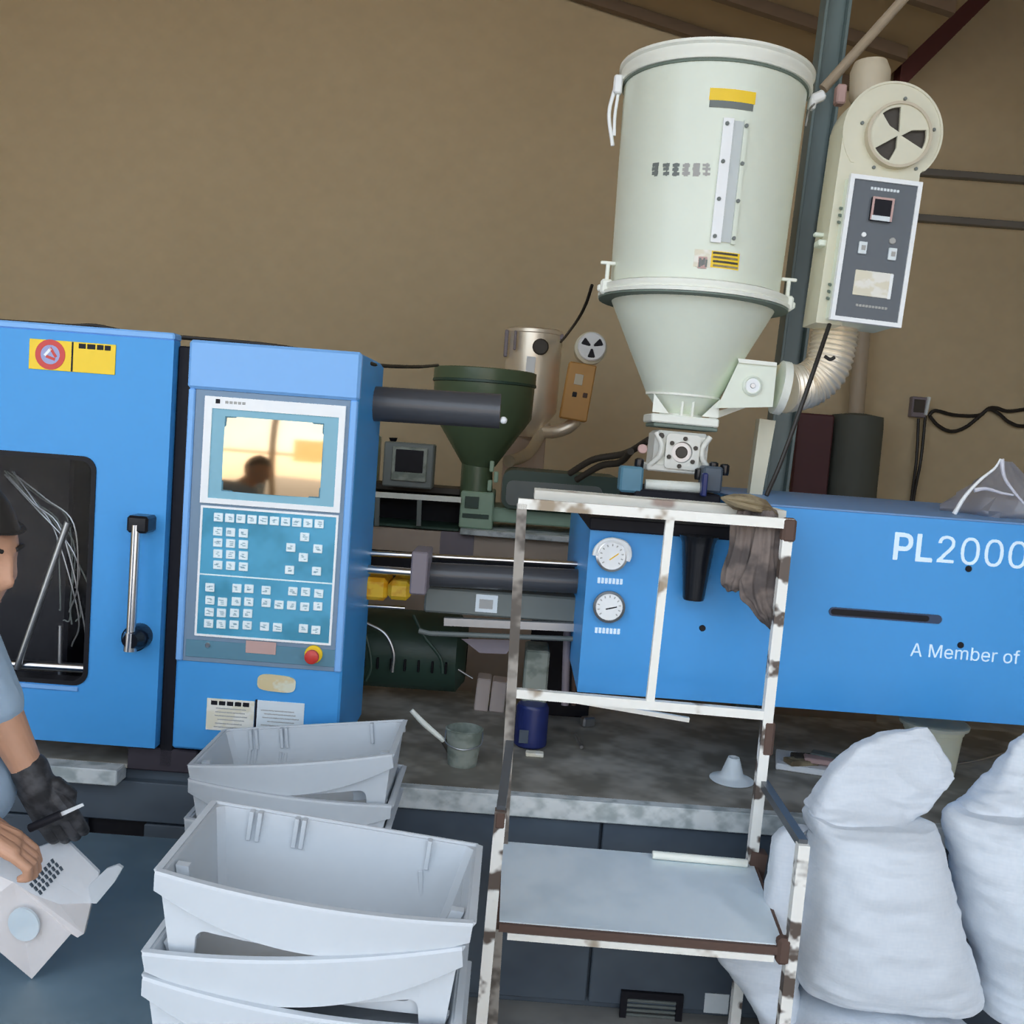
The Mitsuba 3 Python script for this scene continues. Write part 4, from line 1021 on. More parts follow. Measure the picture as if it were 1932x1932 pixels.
c = deck(870, 1452)
bk = thing('metal_bucket', 'small grey bucket with a brush in it on the deck', 'bucket')
add('bucket_shell', lathe([(0.001, 0.002), (0.043, 0.0), (0.054, 0.105), (0.057, 0.108), (0.052, 0.110), (0.041, 0.006), (0.001, 0.006)], 32, None, c + (0, 0.05, 0)), 'bucket_grey', bk, smooth=40)
add('wire_handle', tube([c + (-0.054, 0.05, 0.1), c + (-0.05, 0.02, 0.07), c + (0, -0.01, 0.062), c + (0.05, 0.02, 0.07), c + (0.054, 0.05, 0.1)], 0.002, 6, True), 'steel', bk, smooth=40)
br = thing('brush', 'pale handled brush leaning in the grey bucket', 'brush')
bY = c[1] + 0.05
add('brush_handle', tube([P(776, 1340, bY), P(800, 1365, bY), P(838, 1398, bY)], [0.007, 0.009, 0.0075], 12, True), 'cream_light', br, smooth=40)
add('bristles', tube([P(838, 1398, bY), P(856, 1424, bY)], [0.010, 0.014], 12), 'dark_brown', br, smooth=40)
c = deck(1000, 1416)
cn = thing('oil_canister', 'dark blue round canister on the deck behind the rack', 'canister')
add('can_body', lathe([(0.045, 0), (0.052, 0.006), (0.052, 0.125), (0.046, 0.135), (0.02, 0.14)], 32, None, c + (0, 0.05, 0.002)), 'navy', cn, smooth=40)
add('can_label', frontbox(988, 1390, 18, 26, c[1] + 0.0, 0.003), 'bed_grey', cn, smooth=False)
add('paper_slip', cbox(deck(1008, 1420) + (0, -0.03, 0.006), (0.055, 0.03, 0.012), 0.002), 'paper', None, smooth=False, label='small pale scrap in front of the blue canister', cat='scrap')
c0 = deck(920, 1344)
for i, (px, w_, hh_) in enumerate(((908, 27, 64), (938, 29, 60))):
    cb = deck(px, 1343)
    add('carton', cbox((cb[0], c0[1] + 0.05, zrim + hh_ / 2 * S(c0[1])), (w_ * S(c0[1]), 0.09, hh_ * S(c0[1])), 0.004, rotY(0.05)), 'box_pink', None, smooth=False, label='left pale pinkish carton standing on the deck under the carriage' if i == 0 else 'right pale pinkish carton standing next to the rack post', cat='carton')
tl = thing('screwdriver', 'slim tool with reddish handle leaning on the cartons', 'tool')
tY = c0[1] - 0.05
add('tool_shaft', tube([P(835, 1245, tY), P(892, 1280, tY)], 0.004, 10), 'steel', tl, smooth=40)
add('tool_handle', tube([P(800, 1233, tY), P(836, 1246, tY)], [0.009, 0.011, 0.006], 12), 'wood', tl, smooth=40)
c = deck(1388, 1487)
add('plastic_funnel', lathe([(0.062, 0.001), (0.066, 0.004), (0.045, 0.012), (0.034, 0.02), (0.017, 0.072), (0.014, 0.072), (0.030, 0.016), (0.06, 0.0)], 40, rotX(0.04), c + (0, 0.06, 0.002)), 'paper_cool', None, smooth=40, label='pale upturned funnel on the deck by the rack post', cat='funnel')
c = deck(1520, 1466)
ty = thing('parts_box', 'low white edged tray of scraps at the right end of the deck', 'tray')
add('tray_base', cbox(c + (0.03, 0.1, 0.012), (0.19, 0.16, 0.02), 0.003, rotZ(-0.25)), 'white', ty, smooth=False)
for j, (mt_, nm_) in enumerate((('rag_tan', 'tan'), ('dark_brown', 'dark brown'), ('worn_pink', 'pinkish'), ('block_grey', 'grey'))):
    add('scrap', cbox(c + (0.0 + 0.03 * j, 0.06 + 0.03 * (j % 2), 0.03 + 0.004 * j), (0.10, 0.05, 0.016), 0.003, rotZ(0.3 - 0.25 * j)), mt_, None, smooth=False, label=nm_ + ' strip of scrap lying in the low white edged tray', cat='scrap', group='scraps in the low tray')
c = deck(1790, 1474)
cb_ = thing('plastic_bucket', 'cream plastic bucket with lid behind the white sack', 'bucket')
add('bucket_body', lathe([(0.05, 0), (0.075, 0.003), (0.088, 0.135), (0.092, 0.137), (0.092, 0.15), (0.05, 0.15)], 40, None, c + (-0.03, 0.08, 0.002)), 'bucket_cream', cb_, smooth=40)
add('bucket_lid', lathe([(0.09, 0.152), (0.105, 0.153), (0.107, 0.163), (0.098, 0.170), (0.02, 0.171)], 40, None, c + (-0.03, 0.08, 0.002)), 'cream', cb_, smooth=40)
add('loose_wire', tube([deck(1800, 1448) + (0, 0, 0.01), deck(1850, 1440) + (0, 0, 0.012), deck(1900, 1425) + (0, 0, 0.01)], 0.004, 8, True), 'steel', None, smooth=40, label='pale wire on the deck beside the cream bucket', cat='wire')
add('steel_fitting', cat([cbox(deck(1108, 1372) + (0, 0, 0.02), (0.05, 0.03, 0.035), 0.006, rotZ(0.5)), tube([deck(1085, 1398) + (0, 0, 0.02), deck(1096, 1412) + (0, -0.02, 0.01)], 0.006, 8)]), 'steel', None, smooth=False, label='small steel fitting on the dark deck right of the canister', cat='fitting')

# ================================================================== the step rack
K = thing('work_rack', 'tall rusty cream painted steel rack with a pale shelf in front of the machine', 'rack')
YB, YFr = -0.22, -0.56
rT = 0.0125


def down(p, q):
    """Carries the line p-q on to the floor."""
    d = (q - p) / (p[2] - q[2])
    return p + d * (p[2] - 0.0)


tl_, tr_ = P(985, 950, YB), P(1487, 988, YB)
bl_, br_ = down(tl_, P(963, 1340, YB)), down(tr_, P(1438, 1440, YB))
add('post', tube([tl_, bl_], rT, square=True), 'post_dark', K, smooth=False)
add('post', tube([tr_, br_], rT, square=True), 'chipped', K, smooth=False)
frt, flt = P(1515, 1592, YFr), P(945, 1528, YFr)
flb, frb = down(flt, P(908, 1932, YFr)), down(frt, P(1483, 1880, YFr))
add('post', tube([flt, flb], rT, square=True), 'chipped', K, smooth=False)
add('post', tube([frt, frb], rT, square=True), 'chipped', K, smooth=False)
add('top_rail', tube([tl_ + (-0.01, 0, 0), tr_ + (0.012, 0, 0)], rT, square=True), 'cream_rail', K, smooth=False)
ml, mr = P(962, 1306, YB), P(1450, 1349, YB)
add('middle_rail', tube([ml, mr], rT * 0.9, square=True), 'cream_rail', K, smooth=False)
add('middle_bar', tube([P(1265, 970, YB), P(1226, 1325, YB)], rT * 0.8, square=True), 'cream_rail', K, smooth=False)
add('arm_rail', tube([P(1441, 1478, YB), frt], rT * 0.8, square=True), 'dark_steel', K, smooth=False)
lr0 = P(962, 1400, YB)
add('arm_rail', tube([lr0, flt], rT * 0.8, square=True), 'dark_steel', K, smooth=False)
s00, s01, s10, s11 = P(942, 1737, YFr), P(1478, 1782, YFr), P(948, 1587, YB), P(1420, 1626, YB)
th = np.array([0, 0, 0.006])
add('shelf', hull([s00, s01, s10, s11, s00 - th, s01 - th, s10 - th, s11 - th]), 'shelf_white', K, smooth=False, label='pale grey shelf plate')
add('shelf_edge', tube([s00 - 2 * th + (0, 0, 0), s01 - 2 * th], 0.009, square=True), 'rust', K, smooth=False)
add('shelf_rail', tube([s00 - 5 * th + (0.02, -0.002, 0), s01 - 5 * th + (-0.02, -0.002, 0)], 0.0075, square=True), 'cream_rail', K, smooth=False)
add('shelf_rail', tube([s01 - 2 * th, s11 - 2 * th], 0.009, square=True), 'rust', K, smooth=False)
add('shelf_rail', tube([s00 - 2 * th, s10 - 2 * th], 0.009, square=True), 'rust', K, smooth=False)
add('corner_plate', tube([s11 + (0.012, 0, 0.03), s11 + (0.0, 0, -0.09)], 0.020, square=True), 'rust', K, smooth=False)
for c_, s_ in ((P(1448, 1392, YB), (0.03, 0.03, 0.09)), (P(1487, 1000, YB), (0.034, 0.034, 0.06)), (s01 - (0, 0, 0.012), (0.03, 0.03, 0.06)), (flt - (0, 0, 0.02), (0.026, 0.03, 0.04))):
    add('corner_weld', cbox(c_, s_, 0.007), 'rust', K, smooth=False)
add('loose_pipe', tube([P(1228, 1606, YB + 0.0) + (0, -0.03, 0.004), P(1404, 1622, YB) + (0, -0.03, 0.004)], 0.010, 14), 'cream_light', None, smooth=40, label='short white pipe lying at the back of the rack shelf', cat='pipe')
add('dirty_plank', hull([p + np.array(o) for p in (P(1008, 930, -0.06), P(1468, 968, -0.06)) for o in ((0, -0.08, -0.012), (0, -0.08, 0.012), (0, 0.04, -0.012), (0, 0.04, 0.012))]), 'dirty_plank', None, smooth=False, label='dirty pale plank lying along the top rail of the rack', cat='plank')
add('thin_rail', tube([P(1062, 1318, -0.1), P(1300, 1358, -0.1)], 0.006, square=True), 'cream_rail', K, smooth=False)
# grey-brown rag hanging at the corner of the rack
RG = thing('hanging_rag', 'grimy grey-brown rags hanging from the right corner of the rack', 'rag')
for k_, rg_pts in enumerate(([((1412, 962), 18, 0.02), ((1410, 985), 26, 0.022), ((1404, 1030), 24, 0.022), ((1394, 1075), 27, 0.024), ((1386, 1102), 24, 0.02), ((1380, 1114), 8, 0.008)],
                             [((1446, 962), 16, 0.02), ((1444, 990), 24, 0.024), ((1438, 1050), 26, 0.026), ((1430, 1095), 36, 0.028), ((1432, 1130), 30, 0.024), ((1444, 1160), 18, 0.018), ((1455, 1184), 6, 0.008)])):
    cen_ = spline([np.array([*P(*q_[0], -0.155 - 0.02 * k_)]) for q_ in rg_pts], 5)
    ws_ = np.interp(np.linspace(0, 1, len(cen_)), np.linspace(0, 1, len(rg_pts)), [q_[1] for q_ in rg_pts])
    ds_ = np.interp(np.linspace(0, 1, len(cen_)), np.linspace(0, 1, len(rg_pts)), [q_[2] for q_ in rg_pts])
    rings = []
    for i, (c, w, dth) in enumerate(zip(cen_, ws_, ds_)):
        t = np.arange(72) / 72 * 2 * np.pi
        wob = 1 + 0.16 * np.sin(6 * t + 0.25 * i + k_) + 0.10 * np.sin(11 * t - 0.2 * i)
        rings.append(np.stack([c[0] + w * S(-0.16) * wob * np.cos(t), c[1] + dth * wob * np.sin(t), np.full(72, c[2]) + 0.004 * np.sin(3 * t + i)], 1))
    add('cloth_strip', loft(rings), 'rag', RG, smooth=60)
rings = []
for (px, py), w, d_ in (((1362, 940), 6, 0.02), ((1385, 946), 26, 0.04), ((1415, 950), 30, 0.05), ((1445, 957), 24, 0.04), ((1466, 972), 6, 0.015)):
    c = P(px, py, -0.16)
    t = np.arange(30) / 30 * 2 * np.pi
    wob = 1 + 0.15 * np.sin(5 * t + px) + 0.1 * np.sin(9 * t + py)
    rings.append(np.stack([np.full(30, c[0]), c[1] + d_ * wob * np.cos(t), c[2] + 0.5 * w * S(-0.2) * wob * np.sin(t)], 1))
add('crumpled_cloth', loft(rings), 'rag_tan', None, smooth=50, label='crumpled tan cloth lying on the plank end', cat='cloth')

# ================================================================== worktable and drawers
TB = thing('worktable', 'low dark grey worktable in front of the machine door', 'table')
TZ, TX1, TY0, TY1 = 0.47, -0.13, -2.05, -0.13
TX0 = -1.12
add('table_top', bx(TX0, TX1, TY0, TY1, TZ - 0.03, TZ, 0.004), 'table_top', TB, smooth=False)
for x in (TX0 + 0.05, TX1 - 0.05):
    for y in (TY0 + 0.05, TY1 - 0.05):
        add('leg', bx(x - 0.025, x + 0.025, y - 0.025, y + 0.025, 0, TZ - 0.03, 0.003), 'dark_steel', TB, smooth=False)


def tray_meshes():
    W, Wb, Dp, Db, Hh, th = 0.47, 0.40, 0.28, 0.235, 0.165, 0.006
    bow = 0.030

    def ring(w, d, z, bw, n=14):
        """Outline of the drawer seen from above: straight back and sides, bowed front."""
        xs = np.linspace(-w / 2, w / 2, n)
        fr = [(x, -d / 2 - bw * (1 - (2 * x / w) ** 2), z) for x in xs]
        return np.array(fr + [(w / 2, d / 2 - 0.012, z), (w / 2 - 0.012, d / 2, z), (-w / 2 + 0.012, d / 2, z), (-w / 2, d / 2 - 0.012, z)])

    out = loft([ring(Wb, Db, -Hh, 0.012), ring(W, Dp, 0, bow)])
    inn_ = loft([ring(Wb - 2 * th, Db - 2 * th, -Hh + th, 0.012), ring(W - 2 * th, Dp - 2 * th, 0.01, bow)])
    A, Bm = man(out), man(inn_)
    if A.volume() < 0:
        out.invert(); A = man(out)
    if Bm.volume() < 0:
        inn_.invert(); Bm = man(inn_)
    shell = A - Bm
    slot = man(prism(rounded(-0.168, -0.145, 0.168, -0.080, 0.016), -0.3, -0.10))
    shell = shell - slot
    # front grip band: straight upper edge, arched lower edge
    n = 40
    xs = np.linspace(-W / 2 - 0.003, W / 2 + 0.003, n)
    u = 2 * xs / W
    low = -0.030 - 0.044 * (1 - u ** 2)
    ty_ = -Dp / 2 - bow * (1 - np.minimum(u ** 2, 1)) - 0.010
    by_ = ty_ + 0.004 + 0.010 * (low / -0.08)
    v, f = [], []
    for i in range(n):
        v += [(xs[i], ty_[i] + 0.003, 0.004), (xs[i], ty_[i], 0.0), (xs[i], by_[i], low[i]), (xs[i], by_[i] + 0.014, low[i] - 0.001), (xs[i], ty_[i] + 0.014, 0.004)]
    for i in range(n - 1):
        for j in range(5):
            a, b = i * 5 + j, i * 5 + (j + 1) % 5
            f += [[a, a + 5, b + 5], [a, b + 5, b]]
    e = (n - 1) * 5
    f += [[0, 1, 2], [0, 2, 3], [0, 3, 4], [e, e + 2, e + 1], [e, e + 3, e + 2], [e, e + 4, e + 3]]
    grip = trimesh.Trimesh(np.array(v), np.array(f), process=False)
    # back rail with clip ribs, side rims and inner ribs
    back = bx(-W / 2, W / 2, Dp / 2 - 0.004, Dp / 2 + 0.004, -0.03, 0.004, 0.002)
    ribs = [[bx(x - 0.004, x + 0.004, Dp / 2 - 0.020, Dp / 2 - 0.003, -0.050, 0.002, 0.001)] for x in (-0.165, -0.150, -0.085, -0.072, 0.15)]
    posts = [hull([(s * (W / 2 - 0.012), y, -0.005) for y in (-0.10, -0.085)] + [(s * (W / 2 - 0.032), y, -0.005) for y in (-0.10, -0.085)] + [(s * (Wb / 2 - 0.008), y, -0.12) for y in (-0.09, -0.08)] + [(s * (Wb / 2 - 0.026), y, -0.12) for y in (-0.09, -0.08)]) for s in (-1, 1)]
    tab = bx(0.13, 0.165, -0.095, -0.088, -0.12, -0.055, 0.002)
    rim = [hull([(s * W / 2, -Dp / 2, -0.012), (s * W / 2, Dp / 2, -0.012), (s * (W / 2 + 0.008), -Dp / 2, 0.002), (s * (W / 2 + 0.008), Dp / 2, 0.002), (s * (W / 2 - 0.004), -Dp / 2, 0.004), (s * (W / 2 - 0.004), Dp / 2, 0.004)]) for s in (-1, 1)]
    return unman(shell), grip, back, [r[0] for r in ribs], posts, tab, rim


SH, GRIP, BACK, RIBS, POSTS, TAB, RIM = tray_meshes()
ply_shell = mikit.ply(SH, 'mat_tray_plastic', smooth=30)
ply_parts = [('grip_band', mikit.ply(GRIP, 'mat_tray_plastic', smooth=40)), ('back_rail', mikit.ply(BACK, 'mat_tray_plastic'))] + \
    [('rib', mikit.ply(r, 'mat_tray_plastic')) for r in RIBS] + [('inner_post', mikit.ply(r, 'mat_tray_plastic')) for r in POSTS] + \
    [('divider_tab', mikit.ply(TAB, 'mat_tray_plastic'))] + [('side_rim', mikit.ply(r, 'mat_tray_plastic')) for r in RIM]


def tray(x, y, z, tilt, label, group=None, yaw=0.0, pitch=0.0):
    k_ = thing('plastic_bin', label, 'bin', group)
    Rm = rotY(tilt) @ rotZ(yaw) @ rotX(pitch)
    m = np.eye(4)
    m[:3, :3], m[:3, 3] = Rm, (x, y, z)
    m = T(m.tolist())
    scene[uniq(k_ + '__shell')] = {**ply_shell, 'to_world': m}
    for nm, d in ply_parts:
        scene[uniq(k_ + '__' + nm)] = {**d, 'to_world': m}
    return k_


FX, FYc = -0.254, -1.115
gf, gr_ = 'stacked front bins', 'stacked rear bins'
deg = math.radians
tray(FX + 0.005, FYc, 0.890, deg(5.3), 'white plastic bin on top of the front stack, open and empty', gf)
tray(FX - 0.008, FYc, 0.808, deg(-5.4), 'white plastic bin second from the top of the front stack', gf)
tray(FX - 0.006, FYc, 0.725, deg(5.6), 'white plastic bin third from the top of the front stack, cut by the frame', gf)
tray(FX, FYc, 0.642, deg(-3.0), 'white plastic bin at the bottom of the front stack', gf)
RX, RYc = P(550, 1440, -0.4)[0], -0.27
tray(RX, RYc, 0.800, deg(-7.5), 'white plastic bin on top of the rear stack by the cabinet', gr_)
tray(RX + 0.004, RYc, 0.722, deg(3.2), 'white plastic bin second from the top of the rear stack', gr_)
tray(RX, RYc, 0.645, deg(-1.0), 'white plastic bin at the bottom of the rear stack', gr_)

# ================================================================== white woven sacks
def sack(secs, label, Yc, seed, n=96, tex_amp=0.006, e=2.6):
    """Loft of flattened rounded sections given as ((px, py), half width px, half depth m, across-angle)."""
    rings = []
    cs_ = []
    for (px, py), w, d, *rest in secs:
        dy = rest[0] if rest else 0.0
        ang = rest[1] if len(rest) > 1 else 0.0
        c = P(px, py, Yc + dy)
        cs_.append((c, w * S(Yc + dy), d, ang))
    ts = np.arange(len(cs_))
    tt = np.linspace(0, len(cs_) - 1, 70)

    def ip(vals):
        from scipy.interpolate import PchipInterpolator
        return PchipInterpolator(ts, np.array(vals))(tt)
    C = np.stack([ip([c[0][k] for c in cs_]) for k in range(3)], 1)
    Wd, Dd, An = ip([c[1] for c in cs_]), ip([c[2] for c in cs_]), ip([c[3] for c in cs_])
    for i in range(len(tt)):
        u = np.array([math.cos(An[i]), 0, -math.sin(An[i])])
        rings.append(superring(C[i], u, (0, 1, 0), Wd[i], Dd[i], e, n))
    m = loft(rings)
    v = np.array(m.vertices)
    nrm = m.vertex_normals
    a = meshkit.fbm(v * 9 + seed, 3, seed) - 0.5
    b = meshkit.fbm(v * np.array([10, 10, 42]) + seed, 3, seed + 3) - 0.5
    v = v + nrm * (a * tex_amp * 4.2 + b * tex_amp * 2.6)[:, None]
    return trimesh.Trimesh(v, m.faces, process=False)


def seam(pts, r=0.004):
    return tube(pts, r, 8, True, ns=5)


SY = -0.42
A_ = thing('woven_sack', 'full white woven sack standing beside the rack with its top flopped to the right', 'sack', 'white woven sacks')
add('sack_body', sack([((1672, 1868), 140, 0.09), ((1672, 1862), 172, 0.12), ((1669, 1832), 173, 0.145), ((1660, 1740), 155, 0.16), ((1652, 1640), 134, 0.15), ((1648, 1575), 122, 0.12), ((1645, 1545), 118, 0.07)], A_, SY, 1), 'sack_weave', A_, smooth=60)
add('sack_flap', sack([((1612, 1565), 92, 0.09, 0, 0.0), ((1614, 1540), 96, 0.075, 0.0, 0.05), ((1636, 1508), 98, 0.05, 0.02, 0.25), ((1682, 1466), 92, 0.034, 0.03, 0.62), ((1730, 1438), 76, 0.024, 0.04, 0.9), ((1762, 1423), 64, 0.016, 0.04, 1.02), ((1776, 1418), 58, 0.006, 0.04, 1.05)], A_, SY + 0.03, 2, tex_amp=0.007, e=4.0), 'sack_weave', A_, smooth=60, label='empty folded top of the sack')
B_ = thing('woven_sack', 'full white woven sack at the right edge, partly cut by the frame', 'sack', 'white woven sacks')
add('sack_body', sack([((1992, 1915), 120, 0.08), ((1992, 1905), 150, 0.12), ((2000, 1850), 160, 0.15), ((1980, 1740), 166, 0.17), ((1955, 1640), 162, 0.15), ((1938, 1570), 157, 0.12), ((1930, 1535), 130, 0.08)], B_, SY + 0.02, 3), 'sack_weave', B_, smooth=60)
add('sack_flap', sack([((1930, 1550), 135, 0.09, 0, 0), ((1930, 1515), 112, 0.07, 0, -0.1), ((1940, 1470), 88, 0.05, 0.02, -0.2), ((1948, 1430), 70, 0.04, 0.03, -0.3), ((1952, 1395), 40, 0.02, 0.03, -0.3), ((1955, 1375), 14, 0.012, 0.03, -0.3)], B_, SY + 0.05, 4, tex_amp=0.007, e=3.5), 'sack_weave', B_, smooth=60, label='bunched top of the sack')
C_ = thing('woven_sack', 'full white woven sack lying beneath the two standing sacks', 'sack', 'white woven sacks')
q = P(1660, 1880, SY)
zc = q[2] + 0.006
xs_ = [(1478, 0.012, 0.05), (1490, 0.05, 0.12), (1540, 0.10, 0.18), (1650, 0.115, 0.2), (1760, 0.10, 0.18), (1830, 0.06, 0.14), (1862, 0.012, 0.06)]
rings = [superring((P(px, 1900, SY)[0], SY - 0.03, zc - 0.118), (0, 1, 0), (0, 0, 1), d, h, 2.4, 64) for px, h, d in xs_]
from scipy.interpolate import PchipInterpolator
st_ = np.linspace(0, len(rings) - 1, 60)
rr = PchipInterpolator(np.arange(len(rings)), np.array(rings))(st_)
mC = loft(list(rr))
vC = np.array(mC.vertices)
vC = vC + mC.vertex_normals * (0.03 * (meshkit.fbm(vC * 11, 4, 9) - 0.5))[:, None]
add('sack_body', trimesh.Trimesh(vC, mC.faces, process=False), 'sack_weave', C_, smooth=60)
E_ = thing('woven_sack', 'white woven sack on the floor at the bottom of the pile', 'sack', 'white woven sacks')
rings = [superring((P(px, 1900, SY)[0], SY - 0.0, max(zc - 0.235 - 0.10, 0.0) + 0.0), (0, 1, 0), (0, 0, 1), d, h, 2.6, 48) for px, h, d in ((1500, 0.012, 0.06), (1520, 0.07, 0.15), (1620, 0.10, 0.2), (1850, 0.105, 0.21), (2020, 0.10, 0.2), (2100, 0.06, 0.14), (2120, 0.012, 0.06))]
rr = PchipInterpolator(np.arange(len(rings)), np.array(rings))(np.linspace(0, len(rings) - 1, 40))
add('sack_body', loft(list(rr)), 'sack_weave', E_, smooth=60)
D_ = thing('woven_sack', 'slack white woven sack hanging down inside the rack under the shelf', 'sack', 'white woven sacks')
add('sack_body', sack([((1505, 1560), 22, 0.02), ((1486, 1590), 30, 0.03), ((1478, 1700), 36, 0.04), ((1462, 1770), 62, 0.05, 0.02), ((1428, 1800), 82, 0.06, 0.03), ((1445, 1850), 62, 0.07, 0.03), ((1468, 1910), 45, 0.07), ((1485, 1990), 35, 0.05), ((1495, 2060), 30, 0.04)], D_, -0.39, 6, tex_amp=0.004), 'sack_weave', D_, smooth=60)

# ================================================================== the part being trimmed, the knife, the person
def plate(pts, off=(0.0, 0.008, 0.0)):
    """A flat-ish plate through (px, py, Y) points with a thickness."""
    front = np.array([P(*p) for p in pts])
    pol = Polygon([(p[0], -p[1]) for p in pts])
    v2, f = trimesh.creation.triangulate_polygon(pol, engine='earcut')
    idx = [int(np.argmin(np.linalg.norm(np.array([(p[0], -p[1]) for p in pts]) - q, axis=1))) for q in v2]
    n = len(pts)
    f = np.array([[idx[a] for a in t] for t in f])
    V = np.vstack([front, front + np.asarray(off)])
    tri = [list(t) for t in f] + [[t[0] + n, t[2] + n, t[1] + n] for t in f]
    for i in range(n):
        j = (i + 1) % n
        tri += [[i, i + n, j + n], [i, j + n, j]]
    m = trimesh.Trimesh(V, np.array(tri), process=False)
    m.fix_normals()
    return m


PT = thing('moulded_cover', 'light grey moulded cover with slots held on the worktable by the worker', 'plastic part')
kA = np.linalg.solve(np.array([[62, 1687, 1], [120, 1581, 1], [172, 1704, 1.0]]), np.array([-.875, -.775, -.865]))


def on_face(px, py, d=0.0):
    """A pixel on the sloping slotted face of the cover, d metres in front of it."""
    return (px, py, float(kA @ (px, py, 1)) - d)


def on_low(px, py, d=0.0):
    return (px, py, float(kA @ (px, 1690, 1)) + 0.00035 * (py - 1690) - d)


fold = [(-70, 1622), (25, 1664), (62, 1687), (112, 1706), (172, 1704)]
add('slotted_face', plate([on_face(*q) for q in [(-70, 1622), (-70, 1560), (20, 1612), (70, 1600), (120, 1581), (186, 1646), (180, 1690), (172, 1704)] + fold[::-1][1:-1]]), 'part_plastic', PT, smooth=False)
add('lower_face', plate([on_face(*q) for q in fold] + [on_low(*q) for q in ((158, 1762), (146, 1769), (134, 1762), (60, 1847), (-70, 1738))]), 'part_warm', PT, smooth=False)
add('corner_tab', plate([on_face(*q, 0.004) for q in ((166, 1672), (200, 1640), (222, 1632), (231, 1638), (216, 1664), (182, 1705), (172, 1704))]), 'tray_plastic', PT, smooth=False)
add('oval_mark', plate([on_low(44 + 29 * math.cos(t) + 4 * math.sin(t), 1745 + 31 * math.sin(t), 0.003) for t in np.linspace(0, 2 * math.pi, 24, endpoint=False)], (0, 0.006, 0)), 'shelf_white', PT, smooth=False)
for r in range(3):
    for i in range(7):
        bx_, by_ = 55 + 6.6 * i + 8 * r, 1668 - 7.5 * i + 7 * r
        add('slot', plate([on_face(*q, 0.003) for q in ((bx_, by_), (bx_ + 2.6, by_ - 1.5), (bx_ + 7.2, by_ + 5.5), (bx_ + 4.8, by_ + 7.0))], (0, 0.006, 0)), 'bed_grey', PT, smooth=False)

HP = thing('person', 'worker at the left edge in dark cap and one black glove, trimming a grey part', 'person')
Nk = P(-150, 1190, -.92)
Hc = P(-84, 1040, -.95)


def bones(chains, res=0.010, it=12):
    """Union of sphere-hull bones given as lists of (point, radius), refined and smoothed."""
    parts = []
    for ch in chains:
        for (p, r), (q, s) in zip(ch[:-1], ch[1:]):
            a = trimesh.creation.icosphere(2, r).apply_translation(p)
            b = trimesh.creation.icosphere(2, s).apply_translation(q)
            parts.append(m3.Manifold.hull_points(np.vstack([a.vertices, b.vertices]).astype(np.float32)))
    u = m3.Manifold.batch_boolean(parts, m3.OpType.Add).simplify(res * 0.3).refine_to_length(res)
    m = unman(u)
    m.merge_vertices()
    v0 = np.array(m.vertices)
    trimesh.smoothing.filter_taubin(m, 0.5, 0.52, it)
    bad = np.linalg.norm(m.vertices - v0, axis=1) > 2.0 * res
    m.vertices[bad] = v0[bad]
    return m


def V3(*a):
    return np.array(a, float)


# joints
hip = Nk + V3(-.38, 0, -.52)
sh_n, sh_f = P(-235, 1150, -1.10), P(-225, 1125, -.72)
el_f, wr_f = P(-52, 1240, -.86), P(64, 1474, -.83)
el_n, wr_n = P(-250, 1440, -1.08), P(-56, 1562, -.97)
gp = P(88, 1512, -.82)                                        # gloved palm
bp = P(-4, 1578, -.93)                                         # bare palm
head = trimesh.creation.icosphere(4, 1.0)
hv = np.array(head.vertices)
hv = hv * (0.098, 0.076, 0.122)
# face on +x: flatter cheeks, brow, nose, mouth and chin pushed out of the ellipsoid
def bump(c, r, amt):
    global hv
    d = np.linalg.norm((hv - np.array(c)) / np.array(r), axis=1)
    hv = hv + np.exp(-d ** 2 * 1.5)[:, None] * np.array(amt)


bump((0.098, 0, 0.030), (0.03, 0.05, 0.014), (0.006, 0, 0))
bump((0.095, 0, -0.012), (0.03, 0.012, 0.022), (0.022, 0, -0.004))
bump((0.092, 0, 0.012), (0.03, 0.010, 0.016), (0.010, 0, 0))
for s_ in (-1, 1):
    bump((0.090, s_ * 0.030, 0.012), (0.02, 0.016, 0.012), (-0.009, 0, 0))
    bump((0.070, s_ * 0.048, -0.022), (0.03, 0.025, 0.02), (0.006, s_ * 0.004, 0))
    bump((-0.005, s_ * 0.076, -0.005), (0.016, 0.02, 0.028), (-0.004, s_ * 0.016, 0))
bump((0.082, 0, -0.052), (0.02, 0.022, 0.008), (0.010, 0, 0))
bump((0.080, 0, -0.066), (0.02, 0.020, 0.007), (0.009, 0, 0))
bump((0.055, 0, -0.104), (0.03, 0.028, 0.018), (0.022, 0, -0.002))
HRt = rotZ(-0.25) @ rotY(0.22)
hv = hv * 1.1
headm = trimesh.Trimesh(hv @ HRt.T + Hc, head.faces, process=False)


